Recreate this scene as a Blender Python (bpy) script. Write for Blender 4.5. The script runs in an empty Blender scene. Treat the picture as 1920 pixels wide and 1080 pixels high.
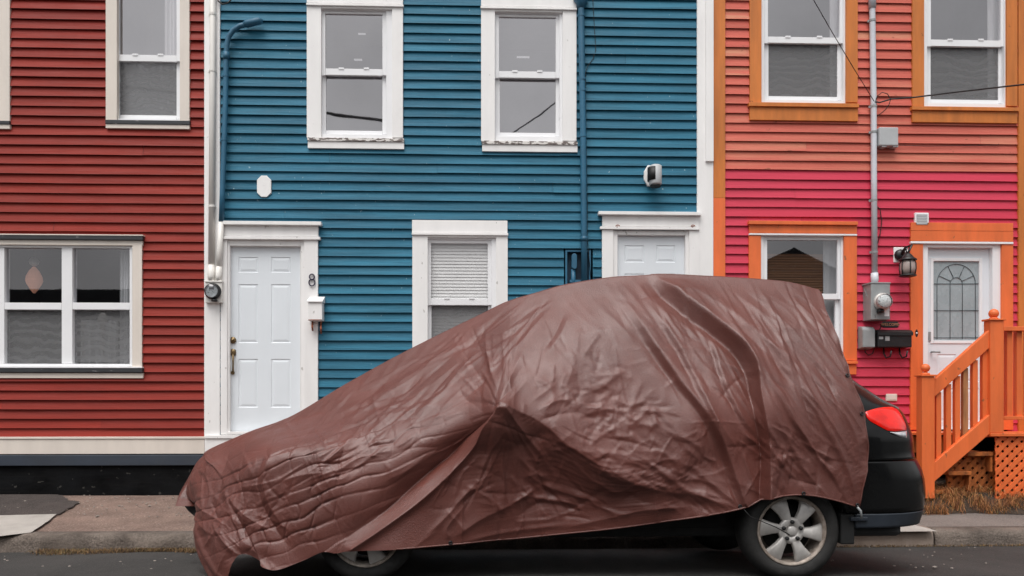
import bpy, bmesh, math, random
import numpy as np
from mathutils import Vector, Matrix
random.seed(7)
R = math.radians
D = bpy.data
SC = bpy.context.scene
COL = SC.collection

# ------------------------------------------------------------------ camera
F, PSI, H, HY = 1470.0, R(2.0), 1.17, 755.0      # focal (px of a 1920 wide frame), yaw, eye height, horizon row
cd = D.cameras.new("camera"); cam = D.objects.new("camera", cd); COL.objects.link(cam)
cd.sensor_width = 36; cd.lens = 36 * F / 1920
cd.shift_y = (HY - 540) / 1920
cd.clip_start = 0.05; cd.clip_end = 600
cam.location = (0, 0, H); cam.rotation_euler = (R(90), 0, -PSI)
SC.camera = cam
# ------------------------------------------------------------------ sky, sun, exposure
SUN_EL, SUN_AZ = 64, 200            # overcast: high, soft, from over the camera's left shoulder
w = D.worlds.new("World"); SC.world = w; w.use_nodes = True
nt = w.node_tree; nt.nodes.clear()
sky = nt.nodes.new("ShaderNodeTexSky"); sky.sky_type = 'NISHITA'; sky.sun_disc = False
sky.sun_elevation = R(SUN_EL); sky.sun_rotation = R(SUN_AZ); sky.dust_density = 4; sky.air_density = 1.2
hs = nt.nodes.new("ShaderNodeHueSaturation"); hs.inputs['Saturation'].default_value = 0.06
bg = nt.nodes.new("ShaderNodeBackground"); bg.inputs[1].default_value = 0.12
wo = nt.nodes.new("ShaderNodeOutputWorld")
tcw = nt.nodes.new("ShaderNodeTexCoord"); cn = nt.nodes.new("ShaderNodeTexNoise"); cn.inputs['Scale'].default_value = 3.2; cn.inputs['Detail'].default_value = 5
cr_ = nt.nodes.new("ShaderNodeMapRange"); cr_.inputs[1].default_value = .3; cr_.inputs[2].default_value = .7; cr_.inputs[3].default_value = .72; cr_.inputs[4].default_value = 1.22
cm = nt.nodes.new("ShaderNodeMix"); cm.data_type = 'RGBA'; cm.blend_type = 'MULTIPLY'; cm.inputs[0].default_value = 1
nt.links.new(tcw.outputs['Generated'], cn.inputs['Vector']); nt.links.new(cn.outputs['Fac'], cr_.inputs[0]); nt.links.new(hs.outputs[0], cm.inputs[6]); nt.links.new(cr_.outputs[0], cm.inputs[7])
nt.links.new(sky.outputs[0], hs.inputs['Color']); nt.links.new(cm.outputs[2], bg.inputs[0]); nt.links.new(bg.outputs[0], wo.inputs[0])
sd = D.lights.new("sun", 'SUN'); sd.energy = 1.5; sd.angle = R(40); sd.color = (1, 0.97, 0.93)
sun = D.objects.new("sun", sd); COL.objects.link(sun)
az = R(SUN_AZ)
sdir = Vector((math.sin(az) * math.cos(R(SUN_EL)), math.cos(az) * math.cos(R(SUN_EL)), math.sin(R(SUN_EL))))
sun.rotation_euler = sdir.to_track_quat('Z', 'Y').to_euler()
SC.view_settings.view_transform = 'Standard'; SC.view_settings.look = 'None'
SC.view_settings.exposure = 0.45; SC.view_settings.gamma = 1.0

# ------------------------------------------------------------------ picture <-> place
YW = 8.65          # plane of the house fronts
YC = 5.09          # plane of the car's near side
CP, SP = math.cos(PSI), math.sin(PSI)
def at(px, py, Y):
    a = (px - 960) / F
    t = Y / (CP - SP * a)
    return Vector(((CP * a + SP) * t, Y, H + (HY - py) / F * t))
def wl(px, py, out=0.0): return at(px, py, YW - out)
def rect(px0, px1, py0, py1, out=0.0):
    xm, ym = (px0 + px1) / 2, (py0 + py1) / 2
    return (wl(px0, ym, out).x, wl(px1, ym, out).x, wl(xm, py1, out).z, wl(xm, py0, out).z)   # x0 x1 z0 z1
def srgb(r, g, b):
    f = lambda c: (c / 255 / 12.92) if c / 255 <= 0.04045 else ((c / 255 + 0.055) / 1.055) ** 2.4
    return (f(r), f(g), f(b))

# ------------------------------------------------------------------ materials
def mat(name, col, rough=0.6, var=0.06, scale=(4, 4, 4), bump=0.0, bscale=60, chips=None, chipamt=0.0, chipscale=(30, 30, 60),
        tone=None, tone2=None, metal=0.0, spec=0.5, dirt=0.0, dirtcol=(0.05, 0.045, 0.04), coat=0.0, streak=None, streakamt=0, fine=0.0, fscale=230, sheen=0.0):
    m = D.materials.new(name); m.use_nodes = True
    t = m.node_tree; N = t.nodes.new; L = t.links.new
    b = t.nodes['Principled BSDF']
    tc = N("ShaderNodeTexCoord")
    def noise(sc, det=5, rg=0.55, off=0.0):
        mp = N("ShaderNodeMapping"); mp.inputs['Scale'].default_value = sc; mp.inputs['Location'].default_value = (off, off * 1.7, off * 0.3)
        L(tc.outputs['Object'], mp.inputs[0])
        n = N("ShaderNodeTexNoise"); n.inputs['Scale'].default_value = 1; n.inputs['Detail'].default_value = det; n.inputs['Roughness'].default_value = rg
        L(mp.outputs[0], n.inputs['Vector']); return n.outputs['Fac']
    def ramp(src, a, c):
        r = N("ShaderNodeMapRange"); r.inputs[1].default_value = a; r.inputs[2].default_value = c; r.clamp = True
        L(src, r.inputs[0]); return r.outputs[0]
    def mix(fac, A, B, mode='MIX'):
        x = N("ShaderNodeMix"); x.data_type = 'RGBA'; x.blend_type = mode
        if isinstance(fac, float): x.inputs[0].default_value = fac
        else: L(fac, x.inputs[0])
        for s, v in ((6, A), (7, B)):
            if isinstance(v, tuple): x.inputs[s].default_value = (*v, 1)
            else: L(v, x.inputs[s])
        return x.outputs[2]
    def mul(src, k):
        x = N("ShaderNodeMath"); x.operation = 'MULTIPLY'; L(src, x.inputs[0])
        if isinstance(k, float): x.inputs[1].default_value = k
        else: L(k, x.inputs[1])
        return x.outputs[0]
    dk = tuple(c * (1 - 2.2 * var) for c in col); lt = tuple(min(1, c * (1 + 1.6 * var) + 0.01 * var) for c in col)
    c = mix(ramp(noise(scale), 0.3, 0.7), dk, lt)
    if tone:                                              # per-board tone attribute
        at_ = N("ShaderNodeAttribute"); at_.attribute_name = "tone"
        c = mix(ramp(at_.outputs['Fac'], 0, 1), c, mix(0.55, c, tone))
        if tone2: c = mix(mul(ramp(at_.outputs['Fac'], .55, 1), ramp(noise((1.1, 6, 14), 4, .6, 5.0), .42, .62)), c, tone2)
    if streak: c = mix(mul(ramp(noise((1.6, 8, 46), 6, .65, 3.1), .5, .78), float(streakamt)), c, streak)
    if fine: c = mix(mul(ramp(noise((fscale,) * 3, 3, .6, 1.3), .38, .68), float(fine)), c, tuple(x * 1.9 + .02 for x in col))
    if chips: c = mix(mul(ramp(noise(chipscale, 3, .5, 9.3), .70 - .05 * chipamt, .735 - .05 * chipamt), 0.85), c, chips)
    if dirt: c = mix(mul(ramp(noise((3, 3, 1.2), 6, .65, 2.2), .42, .75), float(dirt)), c, dirtcol)
    L(c, b.inputs['Base Color'])
    b.inputs['Metallic'].default_value = metal; b.inputs['Specular IOR Level'].default_value = spec
    rr = N("ShaderNodeMapRange"); L(noise(tuple(s * 3 for s in scale), 4, .5, 4.4), rr.inputs[0])
    rr.inputs[1].default_value = .3; rr.inputs[2].default_value = .7
    rr.inputs[3].default_value = max(0.02, rough - .08); rr.inputs[4].default_value = min(1, rough + .08); L(rr.outputs[0], b.inputs['Roughness'])
    if coat: b.inputs['Coat Weight'].default_value = coat; b.inputs['Coat Roughness'].default_value = 0.04
    if sheen: b.inputs['Sheen Weight'].default_value = sheen; b.inputs['Sheen Roughness'].default_value = .4
    if bump:
        bp = N("ShaderNodeBump"); bp.inputs['Strength'].default_value = 1.0; bp.inputs['Distance'].default_value = bump
        bs = bscale if isinstance(bscale, tuple) else (bscale,) * 3
        L(noise(bs, 5, .6, .7), bp.inputs['Height']); L(bp.outputs[0], b.inputs['Normal'])
    return m
def glassmat(name, tint, f0, rough=0.015):
    m = D.materials.new(name); m.use_nodes = True; t = m.node_tree; t.nodes.clear(); N = t.nodes.new; L = t.links.new
    tr = N("ShaderNodeBsdfTransparent"); tr.inputs[0].default_value = (*tint, 1)
    gl = N("ShaderNodeBsdfGlossy"); gl.inputs['Roughness'].default_value = rough; gl.inputs[0].default_value = (.96, .94, .97, 1)
    tc = N("ShaderNodeTexCoord"); n = N("ShaderNodeTexNoise"); n.inputs['Scale'].default_value = 2.2; L(tc.outputs['Object'], n.inputs['Vector'])
    bp = N("ShaderNodeBump"); bp.inputs['Distance'].default_value = 0.0005; L(n.outputs['Fac'], bp.inputs['Height']); L(bp.outputs[0], gl.inputs['Normal'])
    lw = N("ShaderNodeLayerWeight"); lw.inputs['Blend'].default_value = .5
    pw = N("ShaderNodeMath"); pw.operation = 'POWER'; L(lw.outputs['Facing'], pw.inputs[0]); pw.inputs[1].default_value = 5
    ma = N("ShaderNodeMath"); ma.operation = 'MULTIPLY_ADD'; L(pw.outputs[0], ma.inputs[0]); ma.inputs[1].default_value = 1 - f0; ma.inputs[2].default_value = f0
    mx = N("ShaderNodeMixShader"); L(ma.outputs[0], mx.inputs[0]); L(tr.outputs[0], mx.inputs[1]); L(gl.outputs[0], mx.inputs[2])
    o = N("ShaderNodeOutputMaterial"); L(mx.outputs[0], o.inputs[0]); return m
def screenmat(name, col, open_):
    m = D.materials.new(name); m.use_nodes = True; t = m.node_tree; t.nodes.clear(); N = t.nodes.new; L = t.links.new
    tr = N("ShaderNodeBsdfTransparent"); df = N("ShaderNodeBsdfDiffuse")
    tc = N("ShaderNodeTexCoord")
    vm = N("ShaderNodeMapping"); vm.inputs['Scale'].default_value = (3.2, 3.2, 3.2); L(tc.outputs['Object'], vm.inputs[0])
    n = N("ShaderNodeTexWave"); n.wave_type = 'RINGS'; n.inputs['Scale'].default_value = 1.1; n.inputs['Distortion'].default_value = 9; n.inputs['Detail'].default_value = 3
    L(vm.outputs[0], n.inputs['Vector'])
    mr = N("ShaderNodeMapRange"); L(n.outputs['Fac'], mr.inputs[0]); mr.inputs[3].default_value = open_ + .06; mr.inputs[4].default_value = open_ - .06
    df.inputs[0].default_value = (*col, 1)
    mx = N("ShaderNodeMixShader"); L(mr.outputs[0], mx.inputs[0]); L(df.outputs[0], mx.inputs[1]); L(tr.outputs[0], mx.inputs[2])
    o = N("ShaderNodeOutputMaterial"); L(mx.outputs[0], o.inputs[0]); return m

RED, BLUE = srgb(146, 43, 31), srgb(42, 112, 138)
CORAL, PINK, ORANGE, ORANGE2 = srgb(198, 96, 84), srgb(206, 62, 86), srgb(205, 118, 48), srgb(232, 112, 56)
WBUMP = (3, 40, 130)
M = {}
M['red'] = mat('red_paint', RED, .62, .09, (.9, 6, 14), .0022, WBUMP, tone=srgb(122, 36, 28), streak=srgb(104, 34, 27), streakamt=.4, dirt=.10, dirtcol=srgb(84, 40, 34), spec=.28)
M['blue'] = mat('blue_paint', BLUE, .58, .14, (.9, 6, 16), .0026, WBUMP, chips=srgb(150, 176, 186), chipamt=-.5, chipscale=(34, 20, 17), tone=srgb(28, 88, 114), streak=srgb(22, 74, 98), streakamt=.7, dirt=.12, dirtcol=srgb(30, 70, 88), spec=.28)
M['bluetrim'] = mat('blue_trim_paint', srgb(40, 100, 130), .5, .08, (6, 6, 3), .001, 40, dirt=.2)
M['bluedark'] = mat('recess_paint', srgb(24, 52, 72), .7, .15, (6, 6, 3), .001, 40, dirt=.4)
M['coral'] = mat('weathered_coral_paint', CORAL, .72, .10, (.8, 6, 15), .003, WBUMP, tone=srgb(206, 112, 94), tone2=srgb(206, 144, 116), streak=srgb(214, 148, 122), streakamt=.35, chips=srgb(150, 84, 66), chipscale=(7, 7, 12), spec=.28)
M['pink'] = mat('pink_paint', PINK, .5, .06, (.8, 6, 15), .002, WBUMP, tone=srgb(192, 44, 68), streak=srgb(222, 76, 98), streakamt=.25, spec=.28)
M['orange'] = mat('ochre_orange_paint', ORANGE, .55, .09, (9, 9, 1.5), .0015, (60, 60, 6), chips=srgb(120, 70, 30), chipscale=(14, 14, 9), dirt=.12)
M['orange2'] = mat('bright_orange_paint', ORANGE2, .5, .06, (9, 9, 1.6), .0015, (60, 60, 6), dirt=.28, dirtcol=srgb(170, 82, 42), chips=srgb(150, 92, 60), chipscale=(13, 13, 9))
M['cream'] = mat('cream_paint', srgb(222, 212, 202), .5, .025, (8, 8, 2), .001, (60, 60, 8), dirt=.06, dirtcol=srgb(150, 138, 124))
M['white'] = mat('white_paint', srgb(240, 238, 237), .48, .02, (8, 8, 2), .001, (60, 60, 8), dirt=.05, dirtcol=srgb(160, 154, 148), chips=srgb(190, 186, 182), chipscale=(16, 16, 10))
M['vinyl'] = mat('white_vinyl', srgb(236, 236, 238), .35, .012, (3, 3, 3))
M['door'] = mat('white_door_enamel', srgb(226, 231, 236), .38, .012, (3, 3, 2), .0004, (40, 40, 5))
M['peel'] = mat('peeling_sill', srgb(226, 222, 218), .7, .04, (8, 8, 8), .003, 60, chips=srgb(70, 48, 44), chipamt=4.2, chipscale=(16, 30, 40))
M['darktrim'] = mat('dark_flashing', srgb(46, 48, 52), .55, .1, (6, 6, 6), .001, 50, chips=srgb(190, 188, 186), chipamt=.5, chipscale=(9, 20, 50))
M['ledge'] = mat('slate_blue_ledge', srgb(48, 56, 68), .6, .08, (3, 6, 6), .001, 60, dirt=.2)
M['found'] = mat('black_foundation', srgb(15, 16, 18), .9, .25, (3, 3, 5), .006, 25, dirt=.3, dirtcol=srgb(30, 29, 28), chips=srgb(74, 72, 69), chipamt=.5, chipscale=(16, 16, 22), spec=.08, streak=srgb(34, 33, 32), streakamt=.6)
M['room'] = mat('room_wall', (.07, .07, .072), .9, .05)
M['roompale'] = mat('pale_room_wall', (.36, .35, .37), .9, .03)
M['curtain'] = mat('sheer_curtain', (.62, .62, .62), .9, .05, (20, 20, 2))
M['blind'] = mat('white_blind', (.76, .76, .74), .6, .02)
M['bamboo'] = mat('bamboo_blind', srgb(104, 68, 36), .7, .25, (1.4, 4, 120), .001, (3, 3, 200), streak=srgb(70, 44, 24), streakamt=.8)
M['glass'] = glassmat('window_glass', (.88, .87, .89), .31)
M['glass2'] = glassmat('old_window_glass', (.80, .81, .83), .15)
M['glass3'] = glassmat('thin_window_glass', (.93, .93, .94), .07)
M['screen'] = screenmat('insect_screen', (.23, .23, .235), .42)
M['frost'] = mat('frosted_glass', srgb(158, 168, 172), .28, .06, (4, 4, 3), .001, 150, spec=.7)
M['lead'] = mat('lead_strip', srgb(80, 86, 90), .4, .05, metal=.4)
M['brass'] = mat('aged_brass', srgb(132, 112, 82), .38, .2, (40, 40, 40), metal=.85)
M['steel'] = mat('grey_enamel_steel', srgb(150, 153, 154), .45, .06, (8, 8, 8), .0006, 50, dirt=.18)
M['greyplastic'] = mat('light_grey_plastic', srgb(182, 184, 186), .5, .03, (8, 8, 8), dirt=.1)
M['pipegrey'] = mat('grey_conduit_paint', srgb(206, 209, 216), .45, .04, (10, 10, 3), dirt=.12)
M['pipewhite'] = mat('white_conduit_paint', srgb(228, 225, 220), .45, .03, (10, 10, 3), dirt=.1, dirtcol=srgb(150, 130, 110))
M['black'] = mat('black_metal', srgb(26, 26, 28), .45, .2, (20, 20, 20), .0008, 80)
M['rubberblack'] = mat('black_cable', srgb(24, 23, 24), .6, .1)
M['meterdial'] = mat('meter_dial', srgb(196, 200, 200), .3, .1, (50, 50, 50), chips=srgb(90, 94, 96), chipamt=2.0, chipscale=(60, 60, 70))
M['meterglass'] = glassmat('meter_glass', (.92, .93, .94), .07)
M['rust'] = mat('rusty_iron', srgb(150, 84, 58), .8, .35, (60, 60, 60), .001, 120)
M['number'] = mat('dark_violet_number', srgb(42, 34, 62), .4, .05)
M['lampglass'] = mat('ribbed_lamp_glass', srgb(168, 152, 146), .25, .08, (50, 50, 3), .002, (90, 90, 3), spec=.7)
M['copper'] = mat('copper_letters', srgb(210, 150, 120), .4, .05, metal=.5)
M['rawwood'] = mat('bare_wood', srgb(176, 116, 72), .7, .2, (30, 30, 3), .001, (60, 60, 5))
M['underwood'] = mat('stained_wood', srgb(176, 98, 42), .75, .25, (14, 14, 6), .002, 50, dirt=.35, dirtcol=srgb(60, 34, 20))
M['peach'] = mat('paper_lantern', srgb(226, 158, 130), .8, .04, (3, 3, 60))
_p = M['peach'].node_tree.nodes['Principled BSDF']; _p.inputs['Emission Color'].default_value = (.9, .42, .28, 1); _p.inputs['Emission Strength'].default_value = .12
M['figure'] = mat('pale_figurine', srgb(200, 196, 190), .6, .1)
M['asphalt'] = mat('asphalt', (.025, .0225, .0213), .85, .36, (1.3, .5, 1), .010, 110, fine=.8, fscale=95, chips=srgb(128, 122, 116), chipamt=.5, chipscale=(70, 70, 70), streak=(.055, .052, .048), streakamt=.55, dirt=.5, dirtcol=(.05, .047, .043))
M['pavement'] = mat('pavement_concrete', srgb(108, 99, 94), .9, .14, (1.6, 2.2, 1), .009, 90, fine=.6, fscale=80, dirt=.35, dirtcol=srgb(92, 84, 80))
M['gravel'] = mat('reddish_gravel_pavement', srgb(116, 96, 86), .92, .2, (2.4, 3, 1), .014, 70, fine=.75, fscale=70, dirt=.6, dirtcol=srgb(84, 64, 58), chips=srgb(190, 170, 160), chipamt=.6, chipscale=(40, 40, 40))
M['patch'] = mat('asphalt_patch', srgb(56, 48, 45), .9, .2, (5, 5, 5), .012, 80, fine=.8, fscale=80, chips=srgb(120, 110, 102), chipamt=.5, chipscale=(46, 46, 46))
M['slab'] = mat('pale_concrete_slab', srgb(164, 158, 152), .9, .09, (3, 3, 3), .004, 90, fine=.2, dirt=.3, dirtcol=srgb(120, 110, 102))
M['kerb'] = mat('weathered_kerb', srgb(104, 93, 85), .9, .2, (3, 6, 8), .016, 45, fine=.5, fscale=70, dirt=.85, dirtcol=srgb(52, 44, 38))
M['kerbpale'] = mat('pale_kerb', srgb(156, 140, 128), .9, .1, (3, 6, 8), .006, 70, fine=.25, dirt=.5, dirtcol=srgb(112, 86, 70))
M['soil'] = mat('dark_soil', srgb(58, 46, 36), .95, .3, (6, 6, 6), .02, 40, fine=.4)
M['stone'] = mat('pebble', srgb(150, 140, 132), .85, .15)
M['carpaint'] = mat('black_car_paint', (.0045, .0047, .005), .2, .1, (2, 2, 2), coat=.10, spec=.22, fine=.15)
M['carplastic'] = mat('dark_grey_car_plastic', srgb(40, 46, 54), .42, .1, (5, 5, 5), .0005, 200)
M['underbody'] = mat('underbody_black', (.010, .010, .010), .8, .1)
M['cargl'] = mat('dark_car_glass', (.012, .014, .016), .06, .05, spec=.8)
M['redlens'] = mat('red_lamp_lens', srgb(238, 30, 18), .2, .12, (9, 9, 14), coat=.5, spec=.4)
M['clearlens'] = mat('clear_lamp_lens', srgb(196, 196, 200), .12, .15, (40, 40, 40), coat=1.0)
M['tyre'] = mat('tyre_rubber', (.016, .0155, .015), .75, .25, (12, 12, 12), .002, 60, dirt=.35, dirtcol=(.035, .032, .03))
M['alloy'] = mat('alloy_wheel', srgb(206, 202, 198), .38, .1, (10, 10, 10), metal=.25, dirt=.4, dirtcol=srgb(84, 74, 66))
M['alloyworn'] = mat('scuffed_alloy', srgb(170, 160, 150), .6, .2, (30, 30, 30), metal=.3, dirt=.5, dirtcol=srgb(120, 90, 74))
def covermat():
    m = mat('brown_tarpaulin', srgb(94, 47, 38), .45, .09, (2.5, 2.5, 2.5), 0, spec=.8, fine=.25, fscale=120, dirt=.22, dirtcol=srgb(80, 46, 40))
    t = m.node_tree; N = t.nodes.new; L = t.links.new; b = t.nodes['Principled BSDF']
    tc = N("ShaderNodeTexCoord")
    def nz(sc, det, rg):
        mp = N("ShaderNodeMapping"); mp.inputs['Scale'].default_value = sc; L(tc.outputs['Object'], mp.inputs[0])
        n = N("ShaderNodeTexNoise"); n.inputs['Scale'].default_value = 1; n.inputs['Detail'].default_value = det; n.inputs['Roughness'].default_value = rg
        L(mp.outputs[0], n.inputs['Vector']); return n.outputs['Fac']
    def bump(src, dist, prev=None):
        bp = N("ShaderNodeBump"); bp.inputs['Distance'].default_value = dist; L(src, bp.inputs['Height'])
        if prev: L(prev, bp.inputs['Normal'])
        return bp.outputs[0]
    def absr(src):
        a = N("ShaderNodeMath"); a.operation = 'SUBTRACT'; L(src, a.inputs[0]); a.inputs[1].default_value = .5
        c = N("ShaderNodeMath"); c.operation = 'ABSOLUTE'; L(a.outputs[0], c.inputs[0]); return c.outputs[0]
    n1 = bump(absr(nz((11, 11, 11), 2, .4)), .0015)
    n2 = bump(nz((120, 120, 100), 4, .75), .0028, bump(absr(nz((34, 34, 34), 2, .5)), .0007, n1))
    L(n2, b.inputs['Normal']); return m
M['cover'] = covermat()

# ------------------------------------------------------------------ mesh helpers
class MB:
    def __init__(s): s.bm = bmesh.new(); s.tone = s.bm.loops.layers.float_color.new("tone")
    def poly(s, pts, tone=0.0, smooth=False):
        f = s.bm.faces.new([s.bm.verts.new(p) for p in pts]); f.smooth = smooth
        for l in f.loops: l[s.tone] = (tone, tone, tone, 1)
        return f
    def box(s, x0, x1, y0, y1, z0, z1, bev=0.0):
        x0, x1 = min(x0, x1), max(x0, x1); y0, y1 = min(y0, y1), max(y0, y1); z0, z1 = min(z0, z1), max(z0, z1)
        v = [s.bm.verts.new((x, y, z)) for x in (x0, x1) for y in (y0, y1) for z in (z0, z1)]
        fs = [s.bm.faces.new([v[i] for i in q]) for q in ((0, 1, 3, 2), (4, 6, 7, 5), (0, 4, 5, 1), (2, 3, 7, 6), (0, 2, 6, 4), (1, 5, 7, 3))]
        if bev: bmesh.ops.bevel(s.bm, geom=list({e for f in fs for e in f.edges}), offset=bev, segments=2, affect='EDGES', profile=.5)
    def slab(s, px0, px1, py0, py1, out, back=-.01, bev=.003):
        x0, x1, z0, z1 = rect(px0, px1, py0, py1, out)
        s.box(x0, x1, YW - out, YW - back, z0, z1, bev)
    def prism(s, pts2, y0, y1, bev=0.0):        # polygon in x,z extruded along y (y0 nearer)
        n = len(pts2)
        a = [s.bm.verts.new((x, y0, z)) for x, z in pts2]; b = [s.bm.verts.new((x, y1, z)) for x, z in pts2]
        fs = [s.bm.faces.new(a), s.bm.faces.new(b[::-1])]
        for i in range(n): fs.append(s.bm.faces.new((a[i], b[i], b[(i + 1) % n], a[(i + 1) % n])))
        if bev: bmesh.ops.bevel(s.bm, geom=list(fs[0].edges), offset=bev, segments=2, affect='EDGES', profile=.5)
    def tube(s, pts, r, n=10, caps=True):
        pts = [Vector(p) for p in pts]; rs = r if isinstance(r, (list, tuple)) else [r] * len(pts)
        rings = []; prev = None
        for i, p in enumerate(pts):
            d = (pts[min(i + 1, len(pts) - 1)] - pts[max(i - 1, 0)]).normalized()
            if prev is None: u = d.orthogonal().normalized()
            else: u = (prev - d * prev.dot(d)).normalized()
            prev = u; v = d.cross(u)
            rings.append([s.bm.verts.new(p + (u * math.cos(2 * math.pi * k / n) + v * math.sin(2 * math.pi * k / n)) * rs[i]) for k in range(n)])
        for a, b in zip(rings, rings[1:]):
            for k in range(n):
                f = s.bm.faces.new((a[k], a[(k + 1) % n], b[(k + 1) % n], b[k])); f.smooth = True
        if caps: s.bm.faces.new(rings[0][::-1]); s.bm.faces.new(rings[-1])
    def lathe(s, prof, o, axis='Z', n=24, smooth=True, cap=True):   # prof: (radius, height)
        o = Vector(o); rings = []
        for r, h in prof:
            ring = []
            for k in range(n):
                c, sn = math.cos(2 * math.pi * k / n) * r, math.sin(2 * math.pi * k / n) * r
                ring.append(s.bm.verts.new(o + (Vector((c, sn, h)) if axis == 'Z' else Vector((c, -h, sn)))))   # 'Y': height towards the viewer
            rings.append(ring)
        for a, b in zip(rings, rings[1:]):
            for k in range(n):
                f = s.bm.faces.new((a[k], a[(k + 1) % n], b[(k + 1) % n], b[k])); f.smooth = smooth
        if cap:
            if prof[0][0] > 1e-4: s.bm.faces.new(rings[0][::-1])
            if prof[-1][0] > 1e-4: s.bm.faces.new(rings[-1])
    def obox(s, a, b, wy, h, y, bev=.003):      # bar from a to b (x,z), height h across, between y and y+wy
        a, b = Vector(a), Vector(b); d = (b - a).normalized(); nn = Vector((-d.y, d.x)) * h / 2
        s.prism([tuple(a - nn), tuple(b - nn), tuple(b + nn), tuple(a + nn)], y, y + wy, bev)
    def build(s, name, m, parent=None, org=None, recalc=True):
        me = D.meshes.new(name)
        if recalc: bmesh.ops.recalc_face_normals(s.bm, faces=s.bm.faces[:])
        s.bm.to_mesh(me); s.bm.free()
        o = D.objects.new(name, me); COL.objects.link(o)
        if org is None and parent is not None: org = Vector(parent['org']) if 'org' in parent else Vector((0, 0, 0))
        if org is not None:
            me.transform(Matrix.Translation(-Vector(org)))
            if parent is None: o.location = org
        if parent is not None: o.parent = parent; o['org'] = list(org)
        me.materials.append(M[m] if isinstance(m, str) else m)
        return o
def thing(name, label, cat, org, group=None):
    o = D.objects.new(name, None); COL.objects.link(o); o.location = org; o['org'] = list(org)
    o.empty_display_size = .1; o['label'] = label; o['category'] = cat
    if group: o['group'] = group
    return o
def tag(o, label, cat, group=None):
    o['label'] = label; o['category'] = cat
    if group: o['group'] = group
    return o
def structure(o): o['kind'] = 'structure'; return o

# ------------------------------------------------------------------ numpy noise
_rng = np.random.RandomState(3)
_perm = _rng.permutation(512); _gr = _rng.rand(512) * 2 * np.pi
def perlin(x, y):
    xi, yi = np.floor(x).astype(int), np.floor(y).astype(int); xf, yf = x - xi, y - yi
    u, v = xf ** 3 * (xf * (xf * 6 - 15) + 10), yf ** 3 * (yf * (yf * 6 - 15) + 10)
    def g(ix, iy, dx, dy):
        a = _gr[_perm[(_perm[ix & 511] + iy) & 511]]; return np.cos(a) * dx + np.sin(a) * dy
    n00, n10 = g(xi, yi, xf, yf), g(xi + 1, yi, xf - 1, yf); n01, n11 = g(xi, yi + 1, xf, yf - 1), g(xi + 1, yi + 1, xf - 1, yf - 1)
    return (n00 * (1 - u) + n10 * u) * (1 - v) + (n01 * (1 - u) + n11 * u) * v

# ------------------------------------------------------------------ ground
KY = 6.95                                   # kerb front
def road_z(Y): return -0.13 * max(0.0, min(1.0, (Y - 5.2) / (KY - 5.2)))
def pav_z(Y): return 0.0 + 0.17 * (Y - KY) / (YW - KY)
def P(px, py):                              # a picture point on the pavement plane
    r = at(px, py, 1.0) - Vector((0, 0, H)); k = .17 / (YW - KY)
    t = (H + k * KY) / (k * r.y - r.z) if False else (0 - k * KY - H) / (r.z - k * r.y)
    return Vector((r.x * t, r.y * t, H + r.z * t))
mb = MB()
ys = [-120, -40, -12, 0, 3, 4.5, 5.2] + [5.2 + .25 * i for i in range(1, 8)] + [7.3]
xs = [-200, -60, -20, -9] + [-8 + .5 * i for i in range(33)] + [9, 20, 60, 200]
vv = [[mb.bm.verts.new((x, y, road_z(y) + (.008 * math.sin(x * 1.7 + y) + .006 * math.sin(3.1 * x - 2 * y) if 5.3 < y < 6.9 and abs(x) < 9 else 0))) for x in xs] for y in ys]
for j in range(len(ys) - 1):
    for i in range(len(xs) - 1):
        f = mb.bm.faces.new((vv[j][i], vv[j][i + 1], vv[j + 1][i + 1], vv[j + 1][i])); f.smooth = True
structure(mb.build('road', 'asphalt'))
def pavsheet(name, m, x0, x1, y0=7.09, y1=YW + .3, lift=0.0):
    mb = MB(); nx, ny = int((x1 - x0) / .12) + 2, 16
    g = [[mb.bm.verts.new((x0 + (x1 - x0) * i / (nx - 1), y0 + (y1 - y0) * j / (ny - 1),
          pav_z(y0 + (y1 - y0) * j / (ny - 1)) + lift + .008 * float(perlin(np.array([i * .31 + x0]), np.array([j * .35]))[0]))) for i in range(nx)] for j in range(ny)]
    for j in range(ny - 1):
        for i in range(nx - 1):
            f = mb.bm.faces.new((g[j][i], g[j][i + 1], g[j + 1][i + 1], g[j + 1][i])); f.smooth = True
    return structure(mb.build(name, m))
XS = P(700, 980).x
pavsheet('pavement', 'gravel', -14, XS)
pavsheet('pavement', 'pavement', XS, 14)
mb = MB(); mb.box(-200, 200, 9.0, 400, -.3, .1); structure(mb.build('ground', 'soil'))
def kerb(x0, x1, m, top=.012, wear=.012):
    mb = MB(); n = max(2, int((x1 - x0) / .07)); rows = []
    for i in range(n + 1):
        x = x0 + (x1 - x0) * i / n
        j = lambda k: wear * float(perlin(np.array([x * 5 + k * 9.1]), np.array([k * 3.3 + .5]))[0]) * 1.6
        prof = [(KY + j(1), -.2), (KY + .005 + j(2), -.05 + j(3)), (KY + .02 + j(4), top - .022 + j(5)), (KY + .05 + j(6), top + j(7)), (KY + .16, top + .012), (KY + .2, -.1)]
        rows.append([mb.bm.verts.new((x, y, z)) for y, z in prof])
    for a, b in zip(rows, rows[1:]):
        for k in range(len(a) - 1):
            f = mb.bm.faces.new((a[k], b[k], b[k + 1], a[k + 1])); f.smooth = True
    mb.bm.faces.new(rows[0]); mb.bm.faces.new(rows[-1][::-1])
    return structure(mb.build('kerb', m))
xk1, xk2, xk3 = P(1600, 1005).x, P(1762, 1003).x, P(20, 1012).x
kerb(-14, -5.2, 'kerb'); kerb(-5.19, xk1 - .6, 'kerb', wear=.02); kerb(xk1 - .59, xk2, 'kerbpale', .02, .006); kerb(xk2 + .015, 14, 'kerb')
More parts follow.
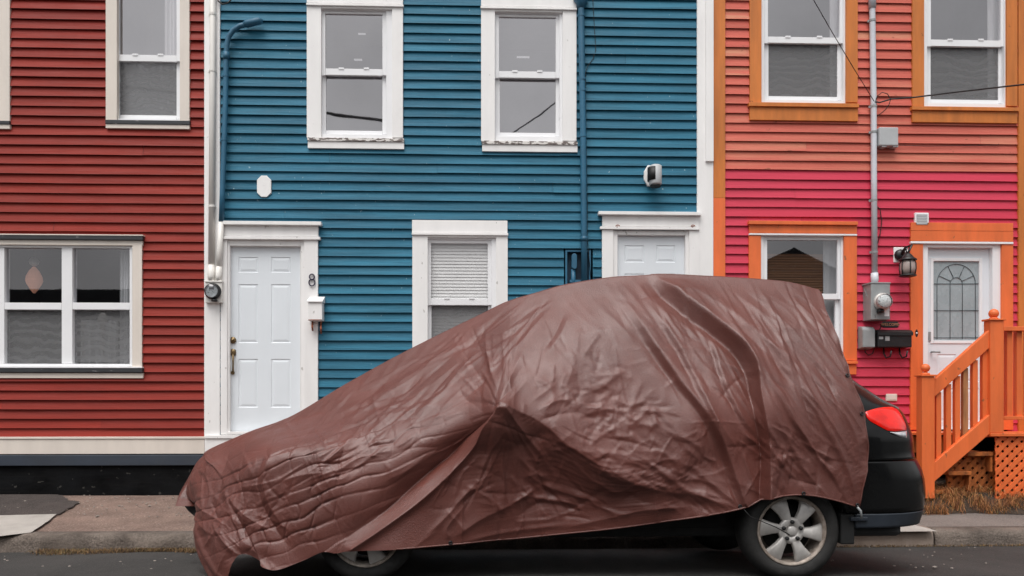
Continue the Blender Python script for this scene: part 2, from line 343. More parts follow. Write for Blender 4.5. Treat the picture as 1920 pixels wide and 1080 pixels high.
def sheet(name, m, pts, lift):
    rj = random.Random(name + str(lift)); jag = .02 if 'asphalt' in name else .004; q = []
    for a_, b_ in zip(pts, pts[1:] + pts[:1]):
        n_ = max(1, int((b_ - a_).length / .04))
        for k in range(n_): q.append(a_ + (b_ - a_) * k / n_ + (Vector((rj.uniform(-1, 1), rj.uniform(-1, 1), 0)) * jag if k else Vector()))
    mb = MB(); mb.poly([p + Vector((0, 0, lift)) for p in q]); bmesh.ops.triangulate(mb.bm, faces=mb.bm.faces[:])
    return structure(mb.build(name, m))
sheet('asphalt_patch', 'patch', [P(-200, 925), P(60, 926), P(118, 931), P(126, 940), P(150, 943), P(138, 953), P(122, 958), P(112, 967), P(0, 970), P(-200, 972)], .016)
sheet('concrete_slab', 'slab', [P(-200, 973), P(0, 970.5), P(106, 968), P(92, 980), P(58, 1003), P(0, 1010), P(-200, 1014)], .022)
sheet('concrete_slab', 'slab', [P(1500, 985), P(1688, 983), P(1700, 985), P(1745, 997), P(1758, 1001), P(1500, 1004)], .024)

# ------------------------------------------------------------------ houses: walls of lapped boards
def siding(name, m, parent, x0, x1, zs, cuts, lap=.018, edge=None, tone_fn=None, joint=.5):
    mb = MB(); rnd = random.Random(name + m)
    for i in range(len(zs) - 1):
        za, zb = zs[i], zs[i + 1]; zm = (za + zb) / 2
        segs = [(x0, x1)]
        for c in cuts:
            c = (c[0] - .035, c[1] + .035, c[2] - .045, c[3] + .045)
            if c[2] < zm < c[3]:
                ns = []
                for a, b in segs:
                    if c[1] <= a or c[0] >= b: ns.append((a, b)); continue
                    if a < c[0]: ns.append((a, c[0]))
                    if b > c[1]: ns.append((c[1], b))
                segs = ns
        for a, b in segs:
            cutsx = [a]
            x = a + rnd.uniform(.6, 4.2)
            while x < b - .5:
                if rnd.random() < joint: cutsx.append(x)
                x += rnd.uniform(1.6, 4)
            cutsx.append(b)
            for s, e in zip(cutsx, cutsx[1:]):
                tone = tone_fn(rnd, zm) if tone_fn else rnd.random()
                s2, e2 = s + .0012, e - .0012; n = max(1, int((e2 - s2) / .3)); dz0 = rnd.uniform(-.0022, .0022); dl = rnd.uniform(-.002, .003)
                prev = None; ph = rnd.uniform(0, 9)
                for k in range(n + 1):
                    x = s2 + (e2 - s2) * k / n; dz = dz0 + .0016 * math.sin(x * 2.1 + ph) + rnd.uniform(-.0006, .0006); lo = lap + dl + .0016 * math.sin(x * 1.3 + ph * 2)
                    cur = [(x, YW - .001, za + dz + .014), (x, YW - lo, za + dz), (x, YW - lo + .0015, za + dz + .004), (x, YW - .0035, zb + .020)]
                    if prev:
                        for q in range(3): mb.poly((prev[q], cur[q], cur[q + 1], prev[q + 1]), tone)
                    prev = cur
    return mb.build(name, m, parent, recalc=False)
def rows_from(pxx, y_list):
    return [wl(pxx, y, .016).z for y in y_list]
def shell(parent, x0, x1, z0, z1, m):
    mb = MB(); d = 8.0
    for x in (x0, x1): mb.poly([(x, YW + .002, z0), (x, YW + d, z0), (x, YW + d, z1), (x, YW + .002, z1)])
    mb.poly([(x0, YW + d, z0), (x1, YW + d, z0), (x1, YW + d, z1), (x0, YW + d, z1)])
    mb.build('side_wall', m, parent)
    mb = MB(); mb.box(x0 + .02, x1 - .02, YW - .22, YW + d + .1, z1, z1 + .14); mb.build('roof', 'darktrim', parent)
    mb = MB(); mb.box(x0 + .02, x1 - .02, YW - .18, YW - .02, z1 - .34, z1 - .002, .01); mb.build('cornice', 'white', parent)
ZTOP = 6.9
def yrows(bottom, step, ytop=-240):
    out = [bottom]
    while out[-1] > ytop: out.append(out[-1] - step)
    return out

# --- ring of four butted bars between outer and inner picture rectangles
def ring(mb, o, i, out, back, bev=.002):
    mb.slab(o[0], i[0], o[2], o[3], out, back, bev); mb.slab(i[1], o[1], o[2], o[3], out, back, bev)
    mb.slab(i[0] + .15, i[1] - .15, o[2], i[2], out - .0012, back, bev); mb.slab(i[0] + .15, i[1] - .15, i[3], o[3], out - .0012, back, bev)
def quad(mb, r, out, grow=2):
    x0, x1, z0, z1 = rect(r[0] - grow, r[1] + grow, r[2] - grow, r[3] + grow, out)
    mb.poly([(x0, YW - out, z0), (x1, YW - out, z0), (x1, YW - out, z1), (x0, YW - out, z1)])
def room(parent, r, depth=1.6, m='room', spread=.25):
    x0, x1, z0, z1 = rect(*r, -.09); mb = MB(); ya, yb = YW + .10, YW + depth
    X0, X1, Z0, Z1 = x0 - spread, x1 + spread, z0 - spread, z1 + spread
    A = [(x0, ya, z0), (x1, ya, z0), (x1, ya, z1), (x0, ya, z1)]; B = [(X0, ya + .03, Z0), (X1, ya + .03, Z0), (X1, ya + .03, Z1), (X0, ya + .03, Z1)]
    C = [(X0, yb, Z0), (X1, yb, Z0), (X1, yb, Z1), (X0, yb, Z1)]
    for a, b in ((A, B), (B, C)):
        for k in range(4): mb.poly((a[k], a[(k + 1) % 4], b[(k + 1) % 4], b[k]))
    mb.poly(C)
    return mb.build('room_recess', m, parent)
def drape(parent, r, out, m, amp=.02, waves=7, name='curtain'):
    x0, x1, z0, z1 = rect(*r, out); mb = MB(); n = 48; pv = None
    for k in range(n + 1):
        x = x0 + (x1 - x0) * k / n; y = YW - out + amp * math.sin(waves * 2 * math.pi * k / n) + amp * .4 * math.sin(17 * k / n + 1)
        cur = (mb.bm.verts.new((x, y, z0)), mb.bm.verts.new((x, y + .01, z1)))
        if pv: f = mb.bm.faces.new((pv[0], cur[0], cur[1], pv[1])); f.smooth = True
        pv = cur
    return mb.build(name, m, parent)
def slats(parent, r, out, m, pitch=.036, tilt=1.15, name='blind'):
    x0, x1, z0, z1 = rect(*r, out); mb = MB(); z = z0
    while z < z1:
        pr = []
        for q in range(5):
            u = q / 4 - .5; pr.append((YW - out + u * pitch * math.cos(tilt) * .9, z + u * pitch * 1.02 * math.sin(tilt) + .0016 * (1 - 4 * u * u) + pitch * .5 * u))
        for (ya, a), (yb, b) in zip(pr, pr[1:]):
            f = mb.poly([(x0, ya, a), (x1, ya, a), (x1, yb, b), (x0, yb, b)], 0, True)
        z += pitch
    return mb.build(name, m, parent)
def bars(mb, lst, **k):
    for r in lst: mb.slab(*r[:4], *(r[4:] or (.03,)), **k)

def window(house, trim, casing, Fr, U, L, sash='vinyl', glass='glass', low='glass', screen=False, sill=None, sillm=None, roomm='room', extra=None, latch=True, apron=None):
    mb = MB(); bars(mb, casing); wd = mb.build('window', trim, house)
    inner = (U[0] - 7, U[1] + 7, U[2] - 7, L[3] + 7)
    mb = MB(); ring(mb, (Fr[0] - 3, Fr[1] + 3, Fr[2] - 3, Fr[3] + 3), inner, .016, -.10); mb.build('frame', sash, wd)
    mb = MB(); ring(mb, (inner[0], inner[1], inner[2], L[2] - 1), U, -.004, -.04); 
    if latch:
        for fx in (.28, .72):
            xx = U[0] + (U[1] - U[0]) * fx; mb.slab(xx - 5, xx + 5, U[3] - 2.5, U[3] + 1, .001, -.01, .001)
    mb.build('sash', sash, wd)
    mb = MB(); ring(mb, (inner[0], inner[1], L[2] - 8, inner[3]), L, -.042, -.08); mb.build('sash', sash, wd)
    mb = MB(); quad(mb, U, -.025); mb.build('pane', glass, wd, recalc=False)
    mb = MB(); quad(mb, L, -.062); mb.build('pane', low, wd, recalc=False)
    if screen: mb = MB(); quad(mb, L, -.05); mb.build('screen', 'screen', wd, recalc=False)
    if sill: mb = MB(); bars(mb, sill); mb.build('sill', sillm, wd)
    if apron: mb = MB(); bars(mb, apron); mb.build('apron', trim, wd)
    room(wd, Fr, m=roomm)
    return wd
def panel_door(house, mat_, slabr, panels, out, holes=()):
    """flat slab with moulded panels: each sinks 9 mm, then rises to a flat field"""
    x0, x1, z0, z1 = rect(*slabr, out); Y = YW - out; mb = MB()
    rs = [rect(*p, out) for p in panels] + [rect(*p, out) for p in holes]
    X = sorted({x0, x1, *[r[0] for r in rs], *[r[1] for r in rs]}); Z = sorted({z0, z1, *[r[2] for r in rs], *[r[3] for r in rs]})
    for i in range(len(X) - 1):
        for j in range(len(Z) - 1):
            xm, zm = (X[i] + X[i + 1]) / 2, (Z[j] + Z[j + 1]) / 2
            if any(r[0] < xm < r[1] and r[2] < zm < r[3] for r in rs): continue
            mb.poly([(X[i], Y, Z[j]), (X[i + 1], Y, Z[j]), (X[i + 1], Y, Z[j + 1]), (X[i], Y, Z[j + 1])])
    def loop(r, ins, dy): return [(r[0] + ins, Y + dy, r[2] + ins), (r[1] - ins, Y + dy, r[2] + ins), (r[1] - ins, Y + dy, r[3] - ins), (r[0] + ins, Y + dy, r[3] - ins)]
    for r in rs[:len(panels)]:
        ls = [loop(r, 0, 0), loop(r, .007, .006), loop(r, .012, .006), loop(r, .036, .001)]
        for a, b in zip(ls, ls[1:]):
            for k in range(4): mb.poly((a[k], a[(k + 1) % 4], b[(k + 1) % 4], b[k]))
        mb.poly(ls[-1])
    for xa, xb in ((x0, x0), (x1, x1)): mb.poly([(xa, Y, z0), (xa, Y + .045, z0), (xa, Y + .045, z1), (xa, Y, z1)])
    for za in (z0, z1): mb.poly([(x0, Y, za), (x1, Y, za), (x1, Y + .045, za), (x0, Y + .045, za)])
    bmesh.ops.remove_doubles(mb.bm, verts=mb.bm.verts[:], dist=.0004)
    return mb.build('door', mat_, house, recalc=False)

# ================================================================== RED HOUSE
xr0, xr1 = -11.5, wl(383, 500).x
redh = thing('row_house', 'dark red clapboard row house with cream window trim, leftmost of the row', 'house', (xr0 / 2 + xr1 / 2, YW, .1), 'clapboard row houses')
rl = yrows(820, 17.5, 420); rl = rl + yrows(rl[-1] - 18.06, 18.06)
cuts = [rect(219, 338, -140, 225), rect(-120, 250, 456, 690), rect(-160, 8, -140, 225)]
siding('wall', 'red', redh, xr0, xr1 + .02, rows_from(200, rl), cuts, lap=.036)
shell(redh, xr0, xr1, .0, ZTOP, 'red')
window(redh, 'cream', [(198, 219, -160, 227, 0.044), (337, 355, -160, 227, 0.044), (219.3, 336.7, -160, -142, 0.043)],
       (218, 338, -142, 225), (223, 331, -120, 103), (224, 331, 116, 216), glass='glass', low='glass2', screen=True,
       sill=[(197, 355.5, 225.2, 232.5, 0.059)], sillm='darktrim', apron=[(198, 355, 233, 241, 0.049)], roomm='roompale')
wins = [o for o in redh.children if o.name.startswith('window')]
drape(wins[-1], (308, 336, -130, 224), -.16, 'curtain', .018, 4); drape(wins[-1], (221, 334, 108, 226), -.13, 'curtain', .012, 9)
window(redh, 'cream', [(-170, -146, -160, 227, 0.044), (-4, 18, -160, 227, 0.044)], (-146, -4, -142, 225), (-140, -11, -120, 103), (-140, -11, 116, 216),
       sill=[(-171, 17.5, 225.2, 231.5, 0.059)], sillm='darktrim', apron=[(-170, 18, 232, 240.5, 0.049)], screen=True)
# big double window, ground floor
mb = MB(); bars(mb, [(-125, 267, 449.5, 459, 0.048), (248, 266, 459.2, 688, 0.048), (-125, -106, 459.2, 688, 0.048)])
wd = mb.build('window', 'cream', redh)
mb = MB(); bars(mb, [(-127, 267.5, 441, 448.5, 0.074)]); mb.build('head_flashing', 'darktrim', wd)
mb = MB(); bars(mb, [(-127, 268, 438.6, 440.8, 0.078)]); mb.build('head_cap', 'cream', wd)
mb = MB(); bars(mb, [(-126, 267, 690, 698, 0.074)]); mb.build('sill', 'darktrim', wd)
mb = MB(); bars(mb, [(-126, 266, 687.2, 689.8, 0.076)]); mb.build('sill_cap', 'vinyl', wd)
mb = MB(); bars(mb, [(-126, 268, 699, 709, 0.05)]); mb.build('apron', 'cream', wd)
panes = [(9, 115, 466, 567), (136, 242, 466, 567), (11, 115, 581, 680), (138, 241, 580, 679)]
mb = MB(); ring(mb, (-106, 248, 459, 687), (-98, 243, 464, 682), .018, -.1)
mb.slab(115.5, 135.5, 464.3, 681.7, .012, -.09); mb.slab(-13, 8, 464.3, 681.7, .0122, -.09)
for a, b in ((-98, -13.3), (8.3, 115.2), (135.8, 243)): mb.slab(a, b, 567.5, 580.5, .008, -.08)
mb.build('frame', 'vinyl', wd)
for p in panes + [(-95, -14, 466, 567), (-95, -14, 581, 680)]:
    mb = MB(); quad(mb, p, -.03 if p[2] < 500 else -.05, 4); mb.build('pane', 'glass2', wd, recalc=False)
for p in panes[2:]: mb = MB(); quad(mb, p, -.04, 1); mb.build('screen', 'screen', wd, recalc=False)
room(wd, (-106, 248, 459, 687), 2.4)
drape(wd, (224, 246, 462, 684), -.14, 'curtain', .015, 4)
drape(wd, (150, 222, 600, 684), -.5, 'curtain', .03, 6)
# things in the room
p = at(64, 525, YW + .45)
lt_ = thing('paper_lantern', 'peach paper lantern hanging inside the big red house window', 'lantern', p)
mb = MB(); mb.lathe([(.014, .15), (.05, .105), (.082, .04), (.088, -.01), (.075, -.05), (.03, -.125), (.012, -.15)], p); mb.build('shade', 'peach', lt_)
mb = MB(); mb.lathe([(.02, .16), (.045, .18), (.055, .21), (.03, .25)], p); mb.build('cap', 'figure', lt_)
mb = MB(); mb.tube([p + Vector((0, 0, .25)), p + Vector((0, 0, .9))], .004, 6); mb.build('cord', 'rubberblack', lt_)
for px, py, hh, lab in ((156, 613, .10, 'small pale figurine on the red house window ledge, the left one'), (193, 607, .2, 'pale bird like ornament on the red house window ledge, the right one')):
    p = at(px, py, YW + .22); s_ = hh / .2
    mb = MB(); mb.lathe([(.04 * s_, -.12 * s_), (.02 * s_, -.06 * s_), (.025 * s_, -.02 * s_), (.055 * s_, .03 * s_), (.05 * s_, .08 * s_), (.02 * s_, .12 * s_)], p, n=16)
    mb.box(p.x - .008, p.x + .008, p.y - .008, p.y + .008, p.z - (.35 if hh < .15 else .36), p.z - .11 * s_)
    tag(mb.build('ornament', 'figure', org=p), lab, 'ornament', 'ornaments behind the window')
# water table, ledge, foundation
mb = MB(); bars(mb, [(-700, 383, 824, 852, 0.054)]); mb.build('skirt_board', 'cream', redh)
mb = MB(); bars(mb, [(-700, 383.5, 819.5, 823.6, 0.064)]); mb.build('drip_cap', 'cream', redh)
xa, xb = xr0, wl(420, 860).x
mb = MB(); z0, z1 = wl(250, 873, .07).z, wl(250, 853, .07).z; mb.box(xa, xb, YW - .07, YW + .05, z0, z1, .006); mb.build('ledge', 'ledge', redh)
mb = MB(); mb.box(xa, xb, YW - .035, YW + .05, -.2, z0 - .002); mb.build('foundation', 'found', redh)

# ================================================================== BLUE HOUSE
xb0, xb1 = xr1 + .004, wl(1337, 400).x
blueh = thing('row_house', 'bright blue clapboard row house with white trim, middle of the row', 'house', ((xb0 + xb1) / 2, YW, .1), 'clapboard row houses')
cuts = [rect(602, 735, -10, 262), rect(928, 1055, 12, 266), rect(800, 932, 443, 700), rect(425, 570, 455, 830), rect(1150, 1292, 436, 830), rect(1063, 1105, 471, 560)]
siding('wall', 'blue', blueh, wl(405, 300).x, wl(1312, 300).x, rows_from(640, [830 - 1.6 + 1.53 - 17.53 * 0 - 0] + [393 + 17.53 * k for k in range(24, -38, -1)]), cuts, lap=.032)
shell(blueh, xb0, xb1, 0, ZTOP, 'blue')
mb = MB(); x0, x1 = wl(383.5, 400, .03).x, wl(413, 200, .03).x; z0 = wl(400, 850, .03).z
mb.box(x0, x1, YW - .044, YW + .02, z0, ZTOP, .004); mb.build('corner_board', 'white', blueh)
mb = MB(); x0, x1 = wl(1306.5, 200, .03).x, wl(1337, 400, .03).x
mb.box(x0, x1, YW - .044, YW + .02, .3, ZTOP, .004)
mb.box(wl(1323, 100, .055).x, x1 - .004, YW - .068, YW - .0445, wl(1330, 303, .055).z, ZTOP - .01, .003); mb.build('corner_board', 'white', blueh)
for (c0, c1, g0, g1, hy, Ur, Lr, sy) in ((575, 755.5, 602, 735, 7, (610, 717, 26, 129), (611, 717, 142, 245), 258), (902, 1081, 928, 1055, 13, (935.5, 1042, 32, 134), (937, 1042, 147, 249), 264)):
    window(blueh, 'white', [(c0, g0, hy + 4, sy, 0.044), (g1, c1, hy + 4, sy, 0.044), (g0 + .2, g1 - .2, hy + 4, hy + 9, 0.043), (c0 - 1, c1 + 1, hy - .2, hy + 3.7, 0.064), (c0, c1, hy - 34, hy - .6, 0.048)],
           (g0, g1, hy + 9, sy), Ur, Lr, roomm='roompale', sill=[(c0 + 1, c1 + 2, sy + .4, sy + 6.5, 0.064)], sillm='peel', apron=[(c0 + 2, c1 + 2, sy + 7, sy + 20.5, 0.05)])
em = D.materials.new('lamp_tube'); em.use_nodes = True; em.node_tree.nodes['Principled BSDF'].inputs['Emission Color'].default_value = (1, 1, 1, 1); em.node_tree.nodes['Principled BSDF'].inputs['Emission Strength'].default_value = .22
M['tube'] = em
bw = [o for o in blueh.children if o.name.startswith('window')]
for wo_, px, py, ln in ((bw[0], 678, 61, 14), (bw[0], 671, 110, 15), (bw[1], 986, 55, 34), (bw[1], 981, 105, 24)):
    a, b = at(px - ln / 2, py, YW + 1.2), at(px + ln / 2, py + 1.6, YW + 1.2); mb = MB(); mb.box(a.x, b.x, YW + 1.2, YW + 1.24, b.z, a.z); mb.build('ceiling_lamp', 'tube', wo_)
# ground floor window with blind
w3 = window(blueh, 'white', [(773, 802, 441, 692, 0.044), (930, 952, 441, 692, 0.044), (802.2, 929.8, 441, 445, 0.043), (772, 953, 436.5, 440.7, 0.064), (772.5, 951.5, 413, 436.2, 0.048)],
       (802, 930, 445, 690), (808, 914.5, 456, 560), (809, 915, 573, 676), glass='glass3', low='glass3', screen=False, roomm='roompale', sill=[(770, 955, 692, 698, 0.074)], sillm='white', apron=[(772, 953, 699, 715, 0.049)])
slats(w3, (806, 917, 454, 564), -.062, 'blind'); slats(w3, (806, 917, 572, 690), -.10, 'blind')
mb = MB(); quad(mb, (809, 915, 573, 676), -.052); mb.build('screen', 'screen', w3, recalc=False)
# door no. 8
def casing_door(parts, name='door_casing'):
    mb = MB(); bars(mb, parts); return mb.build(name, 'white', blueh)
casing_door([(413.5, 425.5, 449, 815, 0.048), (570, 596, 449, 830, 0.048), (414, 596.5, 421.6, 442.8, 0.054), (413, 602, 414.6, 421.2, 0.099), (413.5, 600, 443.2, 448.6, 0.069)])
mb = MB(); ring(mb, (423, 572, 442, 840), (430.5, 564, 461, 838), .026, -.06, .003); ring(mb, (430.7, 563.8, 461.2, 838), (432, 562.6, 463, 838), -.006, -.06, .001)
mb.build('door_frame', 'white', blueh)
d8 = panel_door(blueh, 'door', (430, 564, 461, 809), [(447, 484, 482, 511), (508, 545, 482, 511), (447, 484, 533, 643), (508, 545, 533, 643), (447, 484, 673, 764), (508, 545, 673, 764)], -.03)
Yd = YW + .03
mb = MB()
p = at(437, 638, Yd); mb.lathe([(.036, 0), (.036, .012), (.028, .02), (.02, .022), (.02, .03), (.0001, .032)], p, 'Y')
p = at(437, 660, Yd); mb.lathe([(.034, 0), (.034, .012), (.02, .018), (.0001, .02)], p, 'Y')
mb.box(p.x - .03, p.x + .03, Yd - .012, Yd, p.z - .04, p.z + .03, .01)
q = [at(437, y, Yd - o) for y, o in ((662, .01), (668, .045), (678, .055), (690, .05), (697, .02))]; mb.tube(q, [.014, .010, .009, .009, .012], 10)
p = at(436.5, 699, Yd); mb.lathe([(.02, 0), (.02, .01), (.012, .016), (.0001, .017)], p, 'Y'); mb.build('handle', 'brass', d8)
mb = MB(); bars(mb, [(425, 572, 809.5, 815, 0.064), ]); mb.build('threshold', 'white', blueh)
mb = MB(); bars(mb, [(383.6, 620, 816, 822, 0.074), (383.8, 620, 822.4, 851, 0.059)]); mb.build('skirt_board', 'white', blueh)
mb = MB(); bars(mb, [(622, 1337, 822, 851, 0.059)]); mb.build('skirt_board', 'white', blueh)
mb = MB(); mb.box(xb + .002, xb1, YW - .035, YW + .05, -.2, wl(700, 851.5, .04).z); mb.build('foundation', 'found', blueh)
# second door
casing_door([(1129, 1150, 430.5, 840, 0.048), (1292.5, 1312, 430.5, 840, 0.0485), (1129.5, 1311, 403, 424.6, 0.054), (1122.5, 1315.5, 396.5, 402.6, 0.099), (1125.5, 1311.5, 425, 430.1, 0.069)])
mb = MB(); ring(mb, (1148, 1295, 424, 840), (1158, 1285, 440.5, 838), .026, -.06, .003); mb.build('door_frame', 'white', blueh)
panel_door(blueh, 'door', (1157, 1286, 439, 815), [(1171, 1208, 460, 492), (1230, 1266, 460, 492), (1171, 1208, 513, 620), (1230, 1266, 513, 620)], -.03)
# recessed utility niche
mb = MB(); ring(mb, (1060, 1108, 468.5, 560), (1063.5, 1104.5, 472, 558), .022, -.05, .001); nf = mb.build('utility_niche', 'bluetrim', blueh)
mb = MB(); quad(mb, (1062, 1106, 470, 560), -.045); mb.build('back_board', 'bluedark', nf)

# ================================================================== PINK HOUSE
xp0, xp1 = xb1 + .004, 9.5
pinkh = thing('row_house', 'coral and hot pink clapboard row house with orange trim, rightmost of the row', 'house', (xp0 + 2, YW, .1), 'clapboard row houses')
cuts = [rect(1428, 1587, -150, 192), rect(1732, 1889, -150, 200), rect(1426, 1584, 440, 690), rect(1730, 1880, 455, 830)]
up = [319.6 - 17.5 * k for k in range(0, 34)]; lo = [319.6 + 17.55 * k for k in range(28, -1, -1)]
siding('upper_wall', 'coral', pinkh, xp0, xp1, rows_from(1560, up), cuts, lap=.029, tone_fn=lambda r, z: min(1, max(0, r.gauss(.45, .3))) * (1 if z > 4.05 else 1.0) + (.18 if z < 4.6 else 0))
siding('lower_wall', 'pink', pinkh, xp0, xp1, rows_from(1560, lo), cuts, lap=.029)
shell(pinkh, xp0, xp1, 0, ZTOP, 'coral')
mb = MB(); x0, x1 = wl(1337.5, 300, .032).x, wl(1359.5, 300, .032).x; zc = wl(1348, 372, .03).z
mb.box(x0, x1, YW - .044, YW + .02, zc, ZTOP, .004); mb.build('corner_board', 'orange', pinkh)
mb = MB(); mb.box(x0, x1, YW - .045, YW + .02, .3, zc - .002, .004); mb.build('corner_board', 'orange2', pinkh)
mb = MB(); mb.box(wl(1908.5, 300, .03).x, wl(1945, 300, .03).x, YW - .044, YW + .02, .3, ZTOP, .004); mb.build('corner_board', 'orange', pinkh)
wa = window(pinkh, 'orange', [(1406, 1428, -170, 192, 0.044), (1587, 1608.5, -170, 192, 0.044)], (1428.3, 1586.7, -150, 191), (1440, 1574.5, -110, 69.5), (1441, 1570, 82, 181),
       low='glass2', screen=True, sill=[(1404.5, 1611, 192.5, 200, 0.069)], sillm='orange', apron=[(1406, 1609, 200.5, 226, 0.046)], roomm='roompale')
wb = window(pinkh, 'orange', [(1711, 1733, -170, 199, 0.044), (1888.3, 1908, -170, 199, 0.044)], (1733.3, 1888, -150, 199), (1745.5, 1876.5, -110, 75), (1745, 1872, 88, 187),
       low='glass2', screen=True, sill=[(1710.5, 1911, 200, 207, 0.069)], sillm='orange', apron=[(1711, 1908, 207.5, 230, 0.046)], roomm='roompale')
for wi, a, b in ((wa, 1556, 1590), (wb, 1852, 1884)): drape(wi, (a, b, -140, 190), -.14, 'curtain', .01, 2)
wc = window(pinkh, 'orange2', [(1404.5, 1427, 441.5, 680, 0.044), (1583, 1607, 441.5, 676, 0.044), (1405, 1607, 421.2, 437.6, 0.046), (1404, 1609, 414.2, 421, 0.074)],
       (1427.3, 1582.7, 441.7, 683), (1438.5, 1570, 450, 550.5), (1439, 1566, 562, 670), glass='glass2', low='glass2', screen=False, sill=[(1400, 1609, 676.5, 682, 0.074)], sillm='orange2', apron=[(1404, 1606, 682.5, 702, 0.047)])
mb = MB(); bars(mb, [(1404.6, 1607.5, 438, 441.2, 0.054)]); mb.build('drip_edge', 'vinyl', wc)
mb = MB(); x0, x1, z0, z1 = rect(1432, 1543, 476, 690, -.10); n = 90; pv = None
for k in range(n + 1):
    z = z0 + (z1 - z0) * k / n; cur = [mb.bm.verts.new((x, YW + .10 + (.004 if k % 2 else 0), z)) for x in (x0, x1)]
    if pv: mb.bm.faces.new((pv[0], pv[1], cur[1], cur[0]))
    pv = cur
mb.build('blind', 'bamboo', wc)
drape(wc, (1544, 1572, 446, 690), -.13, 'curtain', .008, 2)
# door of the pink house
mb = MB(); bars(mb, [(1707.5, 1731, 457.5, 806, 0.045), (1878.5, 1900, 457.5, 806, 0.045), (1708.5, 1900, 417.5, 433, 0.05), (1708, 1900, 433.2, 452.5, 0.048)]); mb.build('door_casing', 'orange2', pinkh)
mb = MB(); bars(mb, [(1708, 1900.5, 453, 457, 0.056)]); mb.build('drip_edge', 'vinyl', pinkh)
mb = MB(); ring(mb, (1729, 1880.5, 450, 806), (1740, 1861, 464, 804.5), .02, -.07, .003); mb.build('door_frame', 'vinyl', pinkh)
pd = panel_door(pinkh, 'door', (1739, 1862, 463, 804), [(1757, 1793, 664, 716), (1803, 1836, 664, 716), (1757, 1793, 728, 790), (1803, 1836, 728, 790)], -.04, holes=[(1750, 1837, 489, 639)])
mb = MB(); ring(mb, (1745, 1842, 484, 644), (1750.5, 1836.5, 489.5, 638.5), -.03, -.06, .003); mb.build('glazing_frame', 'vinyl', pd)
mb = MB(); quad(mb, (1750, 1837, 489, 639), -.052, 1); mb.build('pane', 'frost', pd)
mb = MB(); o = -.047
def L_(pts, r=.003): mb.tube([wl(x, y, o) for x, y in pts], r, 6)
arc = lambda r, a0=180, a1=0, n=20: [(1793 + r * math.cos(R(a0 + (a1 - a0) * k / n)), 532 - r * math.sin(R(a0 + (a1 - a0) * k / n)) * 1.02) for k in range(n + 1)]
L_([(1757, 636)] + arc(36) + [(1829, 636)]); L_([(1781.5, 636)] + arc(11.5) + [(1804.5, 636)])
for y in (532, 582): L_([(1751, y), (1836, y)])
L_([(1751, 633), (1836, 633)])
for a in (65, 115, 25, 155): L_([(1793 + r * math.cos(R(a)), 532 - r * math.sin(R(a))) for r in (11.5, 36)])
mb.build('leading', 'lead', pd)
mb = MB(); bars(mb, [(1742, 1746, 622, 639, -.025, -.045)]); p = at(1746, 660, YW + .03); mb.tube([p + Vector((0, 0, 0)), p + Vector((0, -.05, 0)), p + Vector((.07, -.055, -.005))], .011, 8); mb.build('handle', 'steel', pd)
mb = MB(); bars(mb, [(1733, 1878, 804.8, 808, .03)]); mb.build('threshold', 'darktrim', pinkh)
mb = MB(); mb.box(xp0, xp1, YW - .012, YW + .05, -.2, wl(1660, 812, .03).z); mb.build('foundation', 'found', pinkh)

# ================================================================== fittings on the walls
def fit(name, label, cat, px, py, out=.03, group=None): return thing(name, label, cat, wl(px, py, out), group)
def strap_rings(mb, pts, r):
    for (x, y, o) in pts:
        p = wl(x, y, o); mb.lathe([(r, -.012), (r + .003, -.012), (r + .003, .012), (r, .012)], p, 'Z', 14, False, False); mb.box(p.x - .05, p.x - r, p.y + .005, p.y + .02, p.z - .012, p.z + .012)
# white conduit down the corner board
t = fit('conduit', 'straight white electrical conduit on the corner board running down to the white meter', 'pipe', 398, 525)
mb = MB(); mb.tube([wl(398.5, -260, .065), wl(399, 150, .065), wl(396.5, 500, .065)], .034, 14); mb.build('pipe', 'pipewhite', t)
mb = MB(); mb.tube([wl(396.5, 497, .066), wl(396, 518, .066), wl(396, 527, .066)], [.037, .037, .034], 14); mb.build('coupling', 'pipewhite', t)
for c_ in ((399, 27, .065), (399, 133, .065), (398, 387, .065)): mb = MB(); strap_rings(mb, [c_], .035); mb.build('clip', 'pipewhite', t)
t = fit('conduit', 'bent conduit painted blue with a weather head, turning white above the meter', 'pipe', 410, 525)
pts = [(484, 44), (462, 45.5), (449, 49), (437, 57), (428.5, 69), (425, 86), (424, 110), (423, 180), (420.5, 270), (417, 360), (415, 415)]
mb = MB(); mb.tube([wl(x, y, .085) for x, y in pts[1:]], .028, 14); mb.build('pipe', 'bluetrim', t)
mb = MB(); mb.tube([wl(458, 46, .085), wl(463, 44.5, .087), wl(487, 39, .095), wl(492, 39.5, .095)], [.03, .042, .038, .02], 12); mb.build('weather_head', 'bluetrim', t)
mb = MB(); mb.tube([wl(x, y, .085) for x, y in ((424.6, 98), (424, 112))], .034, 14); mb.build('coupling', 'bluetrim', t)
for c_ in ((423.3, 142, .085), (420.5, 262, .085)): mb = MB(); strap_rings(mb, [c_], .029); mb.build('clip', 'bluetrim', t)
mb = MB(); mb.tube([wl(414.6, 417, .085), wl(412, 470, .08), wl(410.5, 505, .075)], .03, 14); mb.tube([wl(410.8, 500, .075), wl(410, 519, .07), wl(410, 527, .07)], [.033, .033, .030], 14); mb.build('lower_pipe', 'pipewhite', t)
